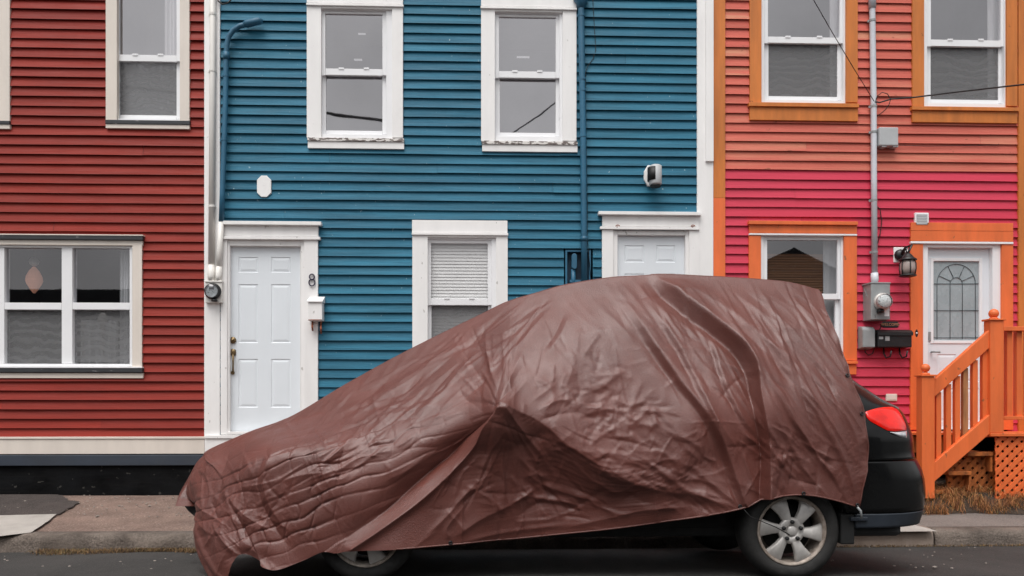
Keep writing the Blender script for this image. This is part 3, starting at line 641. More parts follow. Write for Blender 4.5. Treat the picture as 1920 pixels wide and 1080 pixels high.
# meters
def meter(t, px, py, r, out, ringm):
    p = wl(px, py, out)
    mb = MB(); mb.lathe([(r * 1.12, 0), (r * 1.15, .02), (r * 1.05, .03), (r, .032), (r, .06), (r * .93, .066)], p, 'Y', 28, cap=False); mb.build('meter_ring', ringm, t)
    mb = MB(); mb.lathe([(r * .95, .045), (r * .9, .05), (.0001, .05)], p, 'Y', 28, False); dl = mb.build('dial', 'meterdial', t)
    mb = MB(); mb.box(p.x - r * .35, p.x + r * .3, p.y - .056, p.y - .05, p.z + r * .22, p.z + r * .5); mb.build('display', 'black', dl)
    mb = MB(); mb.lathe([(r * .93, .066), (r * .9, .09), (r * .8, .1), (.0001, .102)], p, 'Y', 28); mb.build('meter_cover', 'meterglass', t)
t = fit('electricity_meter', 'round electricity meter with dark ring on a white box beside the door numbered 8', 'meter', 400, 566)
mb = MB(); bars(mb, [(384.5, 416, 528.5, 567.5, .09)], bev=.006); bars(mb, [(384, 416.5, 526, 529, .1)], bev=.003); mb.build('box', 'pipewhite', t)
meter(t, 400, 546.5, .077, .09, 'black')
mb = MB(); p = wl(402, 563, .12); mb.lathe([(.03, -.012), (.034, 0), (.02, .012)], p, 'Z', 12); mb.build('seal', 'black', t)
t = fit('electricity_meter', 'protruding round meter on a tall grey steel box on the pink wall', 'meter', 1645, 598)
x0, x1, z0, z1 = rect(1633, 1669, 532, 599, .2)
mb = MB(); mb.box(x0, x1, YW - .2, YW - .012, z0, z1, .004); mb.box(x0 - .012, x1 + .004, YW - .206, YW - .012, z1 + .002, z1 + .016, .002); mb.build('box', 'steel', t)
meter(t, 1654, 566, .085, .2, 'alloy')
mb = MB(); p = wl(1654, 566, .29); mb.lathe([(.072, 0), (.07, .06), (.06, .068), (.0001, .07)], p, 'Y', 24); mb.build('meter_body', 'meterdial', t)
mb = MB(); p = wl(1651, 583, .22); mb.lathe([(.035, -.02), (.04, 0), (.03, .02)], p, 'Z', 12); mb.build('seal', 'black', t)
mb = MB(); bars(mb, [(1658.5, 1667, 578, 593, .203, .199)], bev=0); mb.build('sticker', 'vinyl', t)
mb = MB(); mb.tube([Vector((x0 - .004, YW - .06, z1 - .03)), Vector((x0 - .006, YW - .1, z1 - .1)), Vector((x0 + .05, YW - .205, z0 + .03))], .0035, 5); mb.build('seal_wire', 'steel', t)
# grey conduit on the pink house
t = fit('conduit', 'tall grey electrical conduit dividing the coral and pink wall above the steel meter box', 'pipe', 1637, 530)
mb = MB(); mb.tube([wl(1634.5, -260, .06), wl(1635.5, 15, .06), wl(1638, 190, .06), wl(1638.5, 330, .06), wl(1640, 515, .07)], .032, 14); mb.build('pipe', 'pipegrey', t)
mb = MB(); mb.tube([wl(1639.5, 512, .07), wl(1640, 524, .07), wl(1640, 533, .075)], [.038, .042, .03], 14); mb.build('coupling', 'pipegrey', t)
mb = MB(); mb.tube([wl(1635.3, -30, .06), wl(1635.5, 16, .06)], .040, 14); mb.build('coupling', 'pipegrey', t)
for c_ in ((1635.8, 39, .06), (1638, 200, .06), (1638.3, 248, .06), (1638.5, 376, .06), (1639.5, 473, .065)): mb = MB(); strap_rings(mb, [c_], .033); mb.build('clip', 'steel', t)
# drain pipe and niche fittings
t = fit('drainpipe', 'blue painted drainpipe between the upper window and second white door', 'pipe', 1095, 525)
mb = MB(); mb.tube([wl(1089, -120, .07), wl(1089.5, 20, .07), wl(1093.5, 260, .07), wl(1095, 445, .06), wl(1096, 545, .03)], .034, 14); mb.build('pipe', 'bluetrim', t)
mb = MB(); mb.lathe([(.085, .07), (.085, .03), (.05, -.02), (.036, -.07)], wl(1089.3, 4, .07), 'Z', 16); mb.build('hopper', 'bluetrim', t)
for c_ in ((1090, 29, .07), (1092.3, 148, .07), (1092.8, 169, .07), (1093.5, 255, .07)): mb = MB(); strap_rings(mb, [c_], .035); mb.build('clip', 'bluetrim', t)
mb = MB(); mb.tube([wl(1095, 444, .06), wl(1095.2, 452, .06)], .039, 14); mb.build('coupling', 'bluetrim', t)
t = fit('conduit_fitting', 'blue oval conduit body inside the niche beside the drainpipe', 'pipe fitting', 1076, 525, 0)
x0, x1, z0, z1 = rect(1072, 1082, 475, 505, .03); zc = (z0 + z1) / 2; hw = (x1 - x0) / 2; xc = (x0 + x1) / 2
cap = [(xc + hw * math.cos(R(a)), z1 - hw + hw * math.sin(R(a))) for a in range(0, 181, 20)] + [(xc + hw * math.cos(R(a)), z0 + hw + hw * math.sin(R(a))) for a in range(180, 361, 20)]
mb = MB(); mb.prism(cap, YW - .03, YW + .03, .004); mb.build('body', 'bluetrim', t)
mb = MB(); mb.prism([(xc + (x - xc) * .82, zc + (z - zc) * .93) for x, z in cap], YW - .036, YW - .031, .001); mb.build('cover_plate', 'bluetrim', t)
mb = MB(); mb.tube([wl(1075, 505, -.005), wl(1075, 545, -.005)], .026, 12); mb.box(*[v for v in (wl(1068, 524).x, wl(1104, 524).x)], YW - .015, YW + .03, wl(1080, 530).z, wl(1080, 525).z); mb.build('stub', 'bluetrim', t)
# wires
def wire(pts, r, label, name='cable'):
    mb = MB(); mb.tube(pts, r, 6); return tag(mb.build(name, 'rubberblack', org=pts[0]), label, 'cable')
wire([wl(1110, -60, .03), wl(1112, 10, .03), wl(1115, 60, .03), wl(1117, 95, .03), wl(1112, 110, .03), wl(1102, 124, .04), wl(1098, 135, .04), wl(1098, 170, .03), wl(1099, 260, .03), wl(1101, 380, .03), wl(1101, 440, .03), wl(1104, 480, .03), wl(1108, 525, .03)], .0035, 'thin black wire trailing down the blue wall beside the drainpipe')
wire([wl(1521, -8, 1.4), wl(1560, 60, .9), wl(1600, 127, .5), wl(1639, 190, .10)], .004, 'thin taut black cable slanting across the orange framed upper window')
svc = [at(2050, 130, 5.8), at(1985, 146, 6.7), wl(1919, 158.5, 1.1), wl(1860, 165, .75), wl(1790, 173, .45), wl(1710, 183, .2), wl(1672, 185.5, .13), wl(1650, 192, .1), wl(1641, 191, .09)]
wire(svc, .0085, 'thick twisted black service cable running right past the upper window', 'service_cable')
wire([wl(1641, 192, .09), wl(1645, 180, .1), wl(1654, 173, .12), wl(1664, 176, .13), wl(1670, 186, .13), wl(1667, 196, .12), wl(1660, 206, .1), wl(1650, 214, .06), wl(1644, 218, .05)], .0045, 'looped black wire where the service cable meets the grey conduit')
wire([wl(1686, 272, .04), wl(1740, 274, .03), wl(1800, 273, .03), wl(1868, 272, .03), wl(1873, 270, .03)], .003, 'thin wire stapled along the coral boards right of the junction box')
wire([wl(1641, 384, .05), wl(1650, 392, .04), wl(1653.5, 415, .04), wl(1650, 440, .04), wl(1645, 458, .05)], .005, 'short black wire bowed beside the grey conduit on the pink boards')
wire([wl(407, -10, .05), wl(409, 2, .08), wl(417, 8, .1), wl(427, 6, .1), wl(436, -4, .1)], .008, 'black cable loop at the top of the white corner board')
# junction boxes
t = fit('junction_box', 'pale grey plastic junction box on coral boards right of the conduit', 'box', 1666, 276)
mb = MB(); bars(mb, [(1649, 1685, 238, 273, .11, .012)], bev=.012); mb.build('lid', 'greyplastic', t)
mb = MB(); bars(mb, [(1647, 1650, 240, 247, .07, .012), (1647, 1650, 264, 271, .07, .012), (1653.5, 1662.5, 271.5, 275.5, .1, .012), (1675, 1684.5, 271.5, 275.5, .1, .012)], bev=.003); mb.build('hinge', 'greyplastic', t)
t = fit('junction_box', 'small grey sloped cover box left of the black mailbox', 'box', 1624, 655)
x0, x1, z0, z1 = rect(1618, 1641, 615, 651, .14)
mb = MB(); v0 = (x0, YW - .14); pr = [(YW - .012, z1 + .03), (YW - .11, z1 + .01), (YW - .14, z1 - .02), (YW - .14, z0), (YW - .012, z0 - .02)]
a = [mb.bm.verts.new((x0, y, z)) for y, z in pr]; b = [mb.bm.verts.new((x1, y, z)) for y, z in pr]
mb.bm.faces.new(a); mb.bm.faces.new(b[::-1])
for k in range(5): mb.bm.faces.new((a[k], a[(k + 1) % 5], b[(k + 1) % 5], b[k]))
bmesh.ops.bevel(mb.bm, geom=mb.bm.edges[:], offset=.006, segments=2, affect='EDGES'); mb.build('cover', 'steel', t)
mb = MB(); mb.tube([wl(1622, 652, .06), wl(1622, 660, .06), wl(1628, 666, .06), wl(1636, 663, .06), wl(1639, 655, .06), wl(1642, 632, .03), wl(1652, 612, .02), wl(1660, 602, .02)], .006, 6); mb.build('cable', 'rubberblack', t)
# mailboxes
t = fit('mailbox', 'small white rusted mailbox beneath the number 8 on the door casing', 'mailbox', 591, 602, .04)
x0, x1, z0, z1 = rect(577.5, 604, 567, 601, .15)
mb = MB(); mb.box(x0, x1, YW - .15, YW - .036, z0, z1, .006); mb.build('box', 'white', t)
mb = MB(); zl = wl(590, 560, .1).z
a = [(YW - .165, z1 + .002), (YW - .165, z1 + .016), (YW - .036, zl + .03), (YW - .036, z1 + .002)]
q0 = [mb.bm.verts.new((x0 - .008, y, z)) for y, z in a]; q1 = [mb.bm.verts.new((x1 + .008, y, z)) for y, z in a]
mb.bm.faces.new(q0); mb.bm.faces.new(q1[::-1])
for k in range(4): mb.bm.faces.new((q0[k], q0[(k + 1) % 4], q1[(k + 1) % 4], q1[k]))
mb.build('lid', 'white', t)
mb = MB(); p = Vector((x0, 0, z0)); mb.box(x0 + .004, x1 - .004, YW - .152, YW - .15, z0 + .004, z0 + .012); mb.build('rust_line', 'rust', t)
for xx, n_ in ((x0 + .03, .1), (x1 - .03, .13)):
    mb = MB(); mb.tube([Vector((xx, YW - .06, z0)), Vector((xx, YW - .08, z0 - n_ * .6)), Vector((xx + .01, YW - .1, z0 - n_)), Vector((xx + .015, YW - .14, z0 - n_ * .8)), Vector((xx + .015, YW - .15, z0 - n_ * .5))], .010, 8); mb.build('hook', 'rust', t)
t = fit('mailbox', 'wide black mailbox with two newspaper hooks on the pink wall', 'mailbox', 1677, 652, .04)
x0, x1, z0, z1 = rect(1646, 1710, 624, 651, .16)
mb = MB(); mb.box(x0, x1, YW - .16, YW - .012, z0, z1, .008); mb.build('box', 'black', t)
mb = MB(); a = [(YW - .175, z1 - .03), (YW - .175, z1 + .004), (YW - .14, z1 + .03), (YW - .012, z1 + .045), (YW - .012, z1 + .01), (YW - .165, z1 + .001), (YW - .165, z1 - .03)]
q0 = [mb.bm.verts.new((x0 - .006, y, z)) for y, z in a]; q1 = [mb.bm.verts.new((x1 + .006, y, z)) for y, z in a]
mb.bm.faces.new(q0); mb.bm.faces.new(q1[::-1])
for k in range(7): mb.bm.faces.new((q0[k], q0[(k + 1) % 7], q1[(k + 1) % 7], q1[k]))
mb.build('lid', 'black', t)
mb = MB(); bars(mb, [(1648, 1656, 631, 636, .1635, .16), (1660, 1668, 630, 639, .1635, .16)], bev=0); mb.build('worn_emblem', 'steel', t)
for px in (1661, 1691):
    x = wl(px, 650, .1).x; mb = MB(); mb.tube([Vector((x, YW - .05, z0 + .01)), Vector((x, YW - .06, z0 - .07)), Vector((x + .01, YW - .09, z0 - .115)), Vector((x + .03, YW - .14, z0 - .1)), Vector((x + .035, YW - .15, z0 - .04))], .009, 8); mb.build('hook', 'black', t)
# nameplate with copper letters
t = fit('name_plate', 'small dark wooden plaque with copper lettering above the black mailbox', 'sign', 1669, 609)
x0, x1, z0, z1 = rect(1652, 1687, 603, 614, .03); hz = (z1 - z0)
mb = MB(); mb.prism([(x0 + .025, z0), (x1 - .025, z0), (x1, z0 + hz * .5), (x1 - .025, z1), (x0 + .025, z1), (x0, z0 + hz * .5)], YW - .03, YW - .012, .003); mb.build('plaque', 'black', t)
def letters(body, size, px, py, out, m, parent, name='lettering'):
    cu = D.curves.new('t', 'FONT'); cu.body = body; cu.size = size; cu.align_x = 'CENTER'; cu.align_y = 'CENTER'; cu.extrude = .0015
    o = D.objects.new('t', cu); COL.objects.link(o); dg = bpy.context.evaluated_depsgraph_get(); me = D.meshes.new_from_object(o.evaluated_get(dg)); D.objects.remove(o)
    me.transform(Matrix.Translation(wl(px, py, out) - Vector(parent['org'])) @ Matrix.Rotation(R(90), 4, 'X'))
    q = D.objects.new(name, me); COL.objects.link(q); q.parent = parent; q['org'] = parent['org']; me.materials.clear(); me.materials.append(M[m]); return q
letters('WELCOME', .043, 1669, 608.5, .033, 'copper', t)
# number 8
p = wl(585, 525, .056)
mb = MB()
for cz, rx, rz in ((.033, .026, .030), (-.028, .032, .036)):
    mb.tube([p + Vector((rx * math.cos(2 * math.pi * k / 28), -.006, cz + rz * math.sin(2 * math.pi * k / 28))) for k in range(29)], .0068, 8)
tag(mb.build('house_number', 'number', org=p), 'dark figure 8 house number on the white door casing', 'number')
# plaque
x0, x1, z0, z1 = rect(482, 508.5, 329.5, 369.5, .035); cx, cz = (x1 - x0) * .3, (z1 - z0) * .2
mb = MB(); mb.prism([(x0 + cx, z0), (x1 - cx, z0), (x1, z0 + cz), (x1, z1 - cz), (x1 - cx, z1), (x0 + cx, z1), (x0, z1 - cz), (x0, z0 + cz)], YW - .042, YW - .012, .004)
for zz in (.3, .42, .54, .66): mb.box((x0 + x1) / 2 - .004, (x0 + x1) / 2 + .004, YW - .044, YW - .0415, z0 + (z1 - z0) * zz, z0 + (z1 - z0) * zz + .012)
tag(mb.build('wall_plaque', 'white', org=wl(495, 349, .03)), 'blank white octagonal wall plaque on blue clapboards above the door', 'plaque')
# flood lamp
t = fit('wall_lamp', 'white cylindrical flood lamp on an octagonal plate above the second door', 'lamp', 1220, 330)
p = wl(1219, 330, .03); r_ = .115
mb = MB(); mb.prism([(p.x + r_ * .62 * math.cos(R(22.5 + 45 * k)) * 1.08, p.z + r_ * math.sin(R(22.5 + 45 * k)) * 1.08) for k in range(8)], YW - .05, YW - .012, .006); mb.build('base', 'white', t)
mb = MB(); q = wl(1229, 329, .17); mb.lathe([(.062, -.105), (.068, -.09), (.068, .1), (.05, .112)], q, 'Z', 20); mb.build('head', 'greyplastic', t)
mb = MB(); mb.lathe([(.058, -.125), (.058, -.106)], q, 'Z', 20); mb.lathe([(.072, -.06), (.072, .085)], q + Vector((-.014, .006, 0)), 'Z', 20); mb.build('shield', 'rubberblack', t)
mb = MB(); mb.tube([p, p + Vector((.02, -.06, 0)), q + Vector((0, .05, 0))], .018, 10); mb.build('arm', 'black', t)
# lantern
t = fit('wall_lantern', 'black colonial lantern on a white square plate beside the orange door casing', 'lantern', 1690, 480)
mb = MB(); bars(mb, [(1676, 1703, 463.5, 492, .035, .012)], bev=.006); mb.build('back_plate', 'white', t)
mb = MB(); p = wl(1688, 478, .05); mb.lathe([(.062, -.02), (.062, .012), (.045, .03), (.02, .04)], p, 'Y', 20)
q = wl(1702, 500, .2); 
mb.tube([p + Vector((0, -.03, 0)), p + Vector((.02, -.07, .07)), p + Vector((.06, -.13, .085)), q + Vector((0, 0, .145))], [.018, .014, .012, .012], 10)
mb.tube([q + Vector((-.01, 0, .15)), q + Vector((-.02, 0, .185)), q + Vector((-.005, -.01, .20))], .008, 8); mb.build('arm', 'black', t)
mb = MB(); mb.lathe([(.022, .15), (.045, .125), (.062, .10), (.092, .078), (.094, .068), (.07, .066)], q, 'Z', 20); mb.build('roof', 'black', t)
mb = MB(); mb.lathe([(.066, .066), (.079, .03), (.081, -.03), (.07, -.085)], q, 'Z', 20); mb.build('glass', 'lampglass', t)
mb = MB(); mb.lathe([(.062, -.112), (.088, -.105), (.09, -.095), (.07, -.085)], q, 'Z', 20)
for k in range(6):
    a = R(60 * k + 20); mb.tube([q + Vector((r * math.cos(a), r * math.sin(a), z)) for r, z in ((.068, .068), (.083, .03), (.085, -.03), (.074, -.09))], .0055, 6)
mb.build('cage', 'black', t)
# dryer vent, outlet, bell
t = fit('wall_vent', 'small white louvred vent hood above the orange door header', 'vent', 1729, 410)
mb = MB(); bars(mb, [(1716, 1742, 398.5, 422.5, .05, .012)], bev=.008); mb.build('hood', 'vinyl', t)
mb = MB(); bars(mb, [(1719, 1739, 401.5 + 5.2 * k, 405.2 + 5.2 * k, .056, .051) for k in range(4)], bev=.001); mb.build('louvre', 'greyplastic', t)
mb = MB(); bars(mb, [(1662, 1682.5, 738.5, 752, .04, .012)], bev=.006); bars(mb, [(1664, 1680.5, 741, 749.5, .043, .041)], bev=.001)
tag(mb.build('outlet_cover', 'cream', org=wl(1672, 745, .03)), 'small cream outlet cover low on the pink boards', 'outlet')
t = fit('doorbell', 'small black oval doorbell on the orange door casing', 'doorbell', 1717.5, 625)
p = wl(1717.5, 625, .032); mb = MB(); mb.prism([(p.x + .018 * math.cos(R(a)), p.z + .045 * math.sin(R(a))) for a in range(0, 360, 24)], p.y - .014, p.y, .003); mb.build('plate', 'black', t)
mb = MB(); mb.lathe([(.01, .014), (.01, .018), (.0001, .02)], p, 'Y', 12); mb.build('button', 'vinyl', t)
# security hooks above door two
for px, lab in ((1158, 'small rusty screw hook above the second door, left one'), (1299, 'small rusty screw hook above the second door, right one')):
    p = wl(px, 424.5, .056); mb = MB(); mb.tube([p + Vector((.02 * math.cos(R(a)), -.01, .014 * math.sin(R(a)))) for a in range(0, 300, 30)], .004, 6); mb.tube([p, p + Vector((0, -.012, 0))], .006, 6)
    tag(mb.build('screw_hook', 'rust', org=p), lab, 'hook', 'hooks over the door')

# ================================================================== steps and railing
YR = 7.75
def rp(px, py, y=YR): return at(px, py, y)
st = thing('porch_steps', 'orange wooden porch steps with railing, lattice skirt and ball topped posts', 'steps', (rp(1800, 900).x, YR + .3, .1))
def post(px0, px1, ytop, ybot, ball, br, y=YR, back=.11):
    a, b = rp(px0, ytop, y), rp(px1, ybot, y); mb = MB(); mb.box(a.x, b.x, y, y + back, b.z, a.z, .006); o_ = mb.build('post', 'orange2', st)
    mb = MB(); mb.box(a.x - .014, b.x + .014, y - .014, y + back + .014, a.z + .001, a.z + .02, .004); mb.build('cap', 'orange2', o_)
    c = rp(*ball, y + back / 2); cz = c.z; x = (a.x + b.x) / 2
    mb = MB(); zz = a.z + .02; mb.lathe([(.042, zz - cz), (.042, zz - cz + .012), (.022, zz - cz + .02), (.018, -br * .98)] + [(br * math.cos(R(u)), br * math.sin(R(u))) for u in range(-68, 91, 12)], (x, y + back / 2, cz), 'Z', 24)
    mb.build('finial', 'orange2', o_)
post(1729, 1753, 706, 935, (1740.5, 690), .043)
post(1857, 1882.5, 601, 812, (1866, 588), .048)
a, b = rp(1753, 729), rp(1857, 634); mb = MB()
def bar(name, pa, pb, hpx, dy, wy, m='orange2'):
    a0, a1 = rp(pa[0], pa[1] - hpx / 2, YR + dy), rp(pa[0], pa[1] + hpx / 2, YR + dy); b0, b1 = rp(pb[0], pb[1] - hpx / 2, YR + dy), rp(pb[0], pb[1] + hpx / 2, YR + dy)
    mb = MB(); mb.prism([(a1.x, a1.z), (b1.x, b1.z), (b0.x, b0.z), (a0.x, a0.z)], YR + dy, YR + dy + wy, .005); return mb.build(name, m, st)
bar('handrail', (1752.5, 728), (1857.3, 634), 33, .02, .05)
bar('stringer', (1752.5, 885), (1864.5, 788), 36, .012, .05)
def baluster(px, y0, y1, w_=9.5, m='orange2', lean=0):
    a, b = rp(px - w_ / 2, y0, YR + .05), rp(px + w_ / 2, y1, YR + .05); mb = MB(); mb.box(a.x, b.x, YR + .045, YR + .045 + (b.x - a.x), b.z, a.z, .003)
    o = mb.build('baluster', m, st); return o
for px, y0, y1, m in ((1760, 735, 875, 'orange2'), (1778.5, 720, 858, 'orange2'), (1795.5, 705, 842, 'orange2'), (1828.5, 675, 812, 'orange2'), (1847, 658, 796, 'orange2')): baluster(px, y0, y1, 9.5, m)
o = baluster(1810.5, 690, 828, 9, 'rawwood'); o['label'] = 'bare unpainted wooden baluster'
# deck railing to the right
def hb(name, p0, p1, q0, q1, dy, wy, m='orange2'):
    a, b = rp(p0, q0, YR + dy), rp(p1, q1, YR + dy); mb = MB(); mb.box(a.x, b.x, YR + dy, YR + dy + wy, b.z, a.z, .004); return mb.build(name, m, st)
hb('top_rail', 1882.8, 2110, 612, 621, .0, .09); hb('lower_rail', 1882.8, 2110, 780, 787, .02, .05)
for px in (1893, 1911, 1930, 1949, 1968): baluster(px, 621, 780, 10)
post(2110, 2135, 601, 930, (2122, 588), .048)
hb('deck_edge', 1858, 2135, 812.2, 818, -.012, .1)
a, b = rp(1884, 813, YR + .14), rp(2135, 818, YR + .14); zd = a.z
mb = MB(); mb.box(rp(1862, 800).x, b.x, YR + .09, YW - .04, zd - .035, zd - .004, .002); mb.build('deck', 'orange2', st)
xl, xrr = wl(1702, 810, .4).x, rp(1862, 800).x - .003
mb = MB(); mb.box(xl, xrr, YW - .38, YW - .04, zd - .03, zd - .002, .003); mb.build('landing', 'orange2', st)
for dx in (0, .5): mb = MB(); mb.box(xl + dx, xl + dx + .09, YW - .36, YW - .27, .1, zd - .031); mb.build('landing_leg', 'underwood', st)
mb = MB(); mb.box(xl + .1, xl + .49, YW - .33, YW - .3, zd - .22, zd - .05); mb.build('landing_brace', 'underwood', st)
for px0, px1, py in ((1815, 1862, 848), (1779, 1822, 884), (1745, 1786, 919)):
    a, b = rp(px0, py, YR + .07), rp(px1, py + 7, YR + .07); mb = MB(); mb.box(a.x, b.x, YR + .07, YW - .4, b.z, a.z, .004); mb.build('tread', 'underwood', st)
    mb = MB(); mb.box(b.x - .02, b.x, YR + .08, YW - .41, b.z - .16, b.z - .002); mb.build('riser', 'underwood', st)
def lattice(px0, px1, py0, py1, dy, m, clip=None, pitch=.070, wd_=.043, framed=False):
    x0, z1 = rp(px0, py0, YR + dy).x, rp(px0, py0, YR + dy).z; x1, z0 = rp(px1, py1, YR + dy).x, rp(px1, py1, YR + dy).z
    for sgn, yy in ((1, 0), (-1, .009)):
        mb = MB(); L = (x1 - x0) + (z1 - z0); k = -L
        while k < L:
            # strip along direction (1,sgn): clip the parallelogram to the rectangle by Sutherland-Hodgman
            base = (x0 + k, z0 if sgn > 0 else z1); d = Vector((1, sgn)).normalized(); nn = Vector((-d.y, d.x)) * wd_ / 2; o = Vector(base)
            poly = [o - nn, o + d * 3 - nn, o + d * 3 + nn, o + nn]
            for ax, lim, gt in ((0, x0, 1), (0, x1, 0), (1, z0, 1), (1, z1, 0)):
                out = []
                for i in range(len(poly)):
                    p_, q_ = poly[i], poly[(i + 1) % len(poly)]; ip = (p_[ax] >= lim) if gt else (p_[ax] <= lim); iq = (q_[ax] >= lim) if gt else (q_[ax] <= lim)
                    if ip: out.append(p_)
                    if ip != iq: out.append(p_ + (q_ - p_) * ((lim - p_[ax]) / (q_[ax] - p_[ax])))
                poly = out
                if not poly: break
            if len(poly) > 2 and (clip is None or all(clip(p_) for p_ in poly)):
                try: mb.prism([tuple(p_) for p_ in poly], YR + dy + yy, YR + dy + yy + .008)
                except ValueError: pass
            k += pitch * 1.414
        mb.build('lattice', m, st)
lattice(1867, 2120, 818.5, 945, .03, 'orange2')
lattice(1777, 1866, 846, 945, .16, 'underwood', clip=None)
mb = MB(); mb.box(rp(1700, 800).x, rp(2135, 800).x, YW - .1, YW - .06, .05, zd - .05); mb.build('back_skirt', 'found', st)

# grass bank under the steps
mb = MB(); gx0, gx1 = rp(1700, 940, 7.6).x, 9.0; n, mm_ = 60, 9; g = []
for j in range(mm_):
    row = []
    for i in range(n):
        x = gx0 + (gx1 - gx0) * i / (n - 1); v = j / (mm_ - 1); y = 7.58 + v * 1.05 + .05 * math.sin(x * 3) * (1 - v)
        z = pav_z(y) + .006 + .16 * (1 - (1 - min(1, v * 2.2)) ** 2) * min(1, (x - gx0 + .05) * 4) + .03 * float(perlin(np.array([x * 3]), np.array([y * 3]))[0]) * (v > 0)
        row.append(mb.bm.verts.new((x, y, z)))
    g.append(row)
for j in range(mm_ - 1):
    for i in range(n - 1):
        f = mb.bm.faces.new((g[j][i], g[j][i + 1], g[j + 1][i + 1], g[j + 1][i])); f.smooth = True
structure(mb.build('earth_bank', 'soil'))
def blademat(name, cols):
    m = D.materials.new(name); m.use_nodes = True; t = m.node_tree; b = t.nodes['Principled BSDF']
    a = t.nodes.new("ShaderNodeAttribute"); a.attribute_name = 'tone'; r = t.nodes.new("ShaderNodeValToRGB")
    r.color_ramp.interpolation = 'LINEAR'; e = r.color_ramp.elements
    for i, c in enumerate(cols):
        p_ = i / (len(cols) - 1)
        el = e[i] if i < 2 else e.new(p_)
        el.position = p_; el.color = (*c, 1)
    t.links.new(a.outputs['Fac'], r.inputs[0]); t.links.new(r.outputs[0], b.inputs['Base Color']); b.inputs['Roughness'].default_value = .75; return m
M['dry'] = blademat('dry_grass_blades', [srgb(78, 46, 28), srgb(138, 84, 48), srgb(188, 130, 82), srgb(160, 108, 62), srgb(112, 100, 48)])
M['litter'] = blademat('gutter_litter', [srgb(46, 36, 28), srgb(84, 60, 38), srgb(124, 94, 58), srgb(88, 82, 44)])
def blades(name, m, spots, n, ln, wdt, rnd, flat=.6):
    mb = MB()
    for _ in range(n):
        b0 = spots(rnd); a = rnd.uniform(0, 6.28); l = rnd.uniform(*ln); w_ = rnd.uniform(*wdt); fl = rnd.uniform(flat * .4, flat * 1.5)
        d = Vector((math.cos(a), math.sin(a), 0)); sx = Vector((-d.y, d.x, 0)) * w_; tn = rnd.random()
        p0, p1, p2 = b0, b0 + d * l * .35 * fl + Vector((0, 0, l * .6)), b0 + d * l * fl * 1.1 + Vector((0, 0, l * max(.05, .95 - fl * .75)))
        mb.poly((p0 - sx, p0 + sx, p1 + sx * .7, p1 - sx * .7), tn); mb.poly((p1 - sx * .7, p1 + sx * .7, p2), tn)
    o = mb.build(name, m, recalc=False); o['kind'] = 'stuff'; return o
rnd = random.Random(5)
tufts = [(rnd.uniform(gx0 + .02, 6.6), rnd.betavariate(1.2, 2.2)) for _ in range(85)]
def sp(r):
    if r.random() < .92: c = r.choice(tufts); x, v = c[0] + r.gauss(0, .04), c[1] + r.gauss(0, .05)
    else: x, v = r.uniform(gx0, 6.6), r.random() * .7
    v = max(0, min(1, v)); y = 7.59 + v * .75; return Vector((x, y, pav_z(y) + .16 * (1 - (1 - min(1, v * 1.57)) ** 2) * min(1, max(0, (x - gx0 + .05) * 4)) - .005))
tag(blades('dry_grass', 'dry', sp, 7000, (.05, .17), (.0012, .003), rnd, .9), 'clumps of dry straw coloured grass along the porch steps', 'grass')
xg0, xg1 = P(60, 1015).x, P(372, 1010).x
def sg(r):
    x = r.uniform(xg0, xg1); y = KY - .005 - abs(r.gauss(0, .07)) * (1.2 + math.sin(x * 5)); y = max(y, KY - .3); return Vector((x, y, road_z(y) + .004))
tag(blades('gutter_grass', 'litter', sg, 2600, (.015, .06), (.001, .0035), rnd, 1.3), 'dead grass and leaf litter in the gutter left of the covered car', 'litter')
xg2, xg3 = P(1560, 1010).x, 6.6
def sg2(r):
    x = r.uniform(xg2, xg3); y = KY - .005 - abs(r.gauss(0, .035)); return Vector((x, y, road_z(y) + .003))
tag(blades('leaf_litter', 'litter', sg2, 1100, (.01, .035), (.001, .003), rnd, 1.5), 'thin leaf litter along the kerb right of the covered car', 'litter')
mb = MB()
for _ in range(260):
    if rnd.random() < .6:
        p = P(rnd.uniform(-20, 372), rnd.uniform(930, 972)); p.z += .012
    else:
        y = rnd.uniform(5.5, KY - .01); p = Vector((rnd.choice((rnd.uniform(-6, -2.3), rnd.uniform(2.4, 6))), y, road_z(y) + .004))
    s_ = rnd.uniform(.003, .010) * (1 if rnd.random() < .93 else 1.7)
    bmesh.ops.create_icosphere(mb.bm, subdivisions=1, radius=s_, matrix=Matrix.Translation(p) @ Matrix.Diagonal((1.3, 1, .6, 1)))
o = mb.build('grit', 'stone'); o['kind'] = 'stuff'; tag(o, 'loose pale grit scattered over pavement and road edge', 'grit')

# ================================================================== CAR
YCC = YC + .9
car = thing('parked_car', 'black estate car parked at the kerb mostly hidden under a brown cover', 'car', (.5, YCC, 0))
def side_d(z, X=9.0):
    b = .04 + .28 * min(1, max(0, (2.25 - X) / .35)); return b if z < .95 else b + .55 * (z - .95) ** 1.15
def rear_px(z):          # picture column of the rear outline at height z (tuned on the plane d=.4)
    pts = [(685, 1588), (697, 1599), (720, 1624), (745, 1655), (758, 1676), (765, 1690), (790, 1697), (820, 1702), (850, 1704), (862, 1711), (885, 1722), (920, 1726), (950, 1722), (985, 1711), (1010, 1700)]
    lo = None
    tgt = [(at(px, py, YC + .4).z, at(px, py, YC + .4).x) for py, px in pts][::-1]
    if z <= tgt[0][0]: return tgt[0][1]
    for (za, xa), (zb, xb) in zip(tgt, tgt[1:]):
        if za <= z <= zb: return xa + (xb - xa) * (z - za) / (zb - za)
    za, xa = tgt[-2]; zb, xb = tgt[-1]
    return max(1.95, xb + (xa - xb) / (za - zb) * (z - zb) * .8)
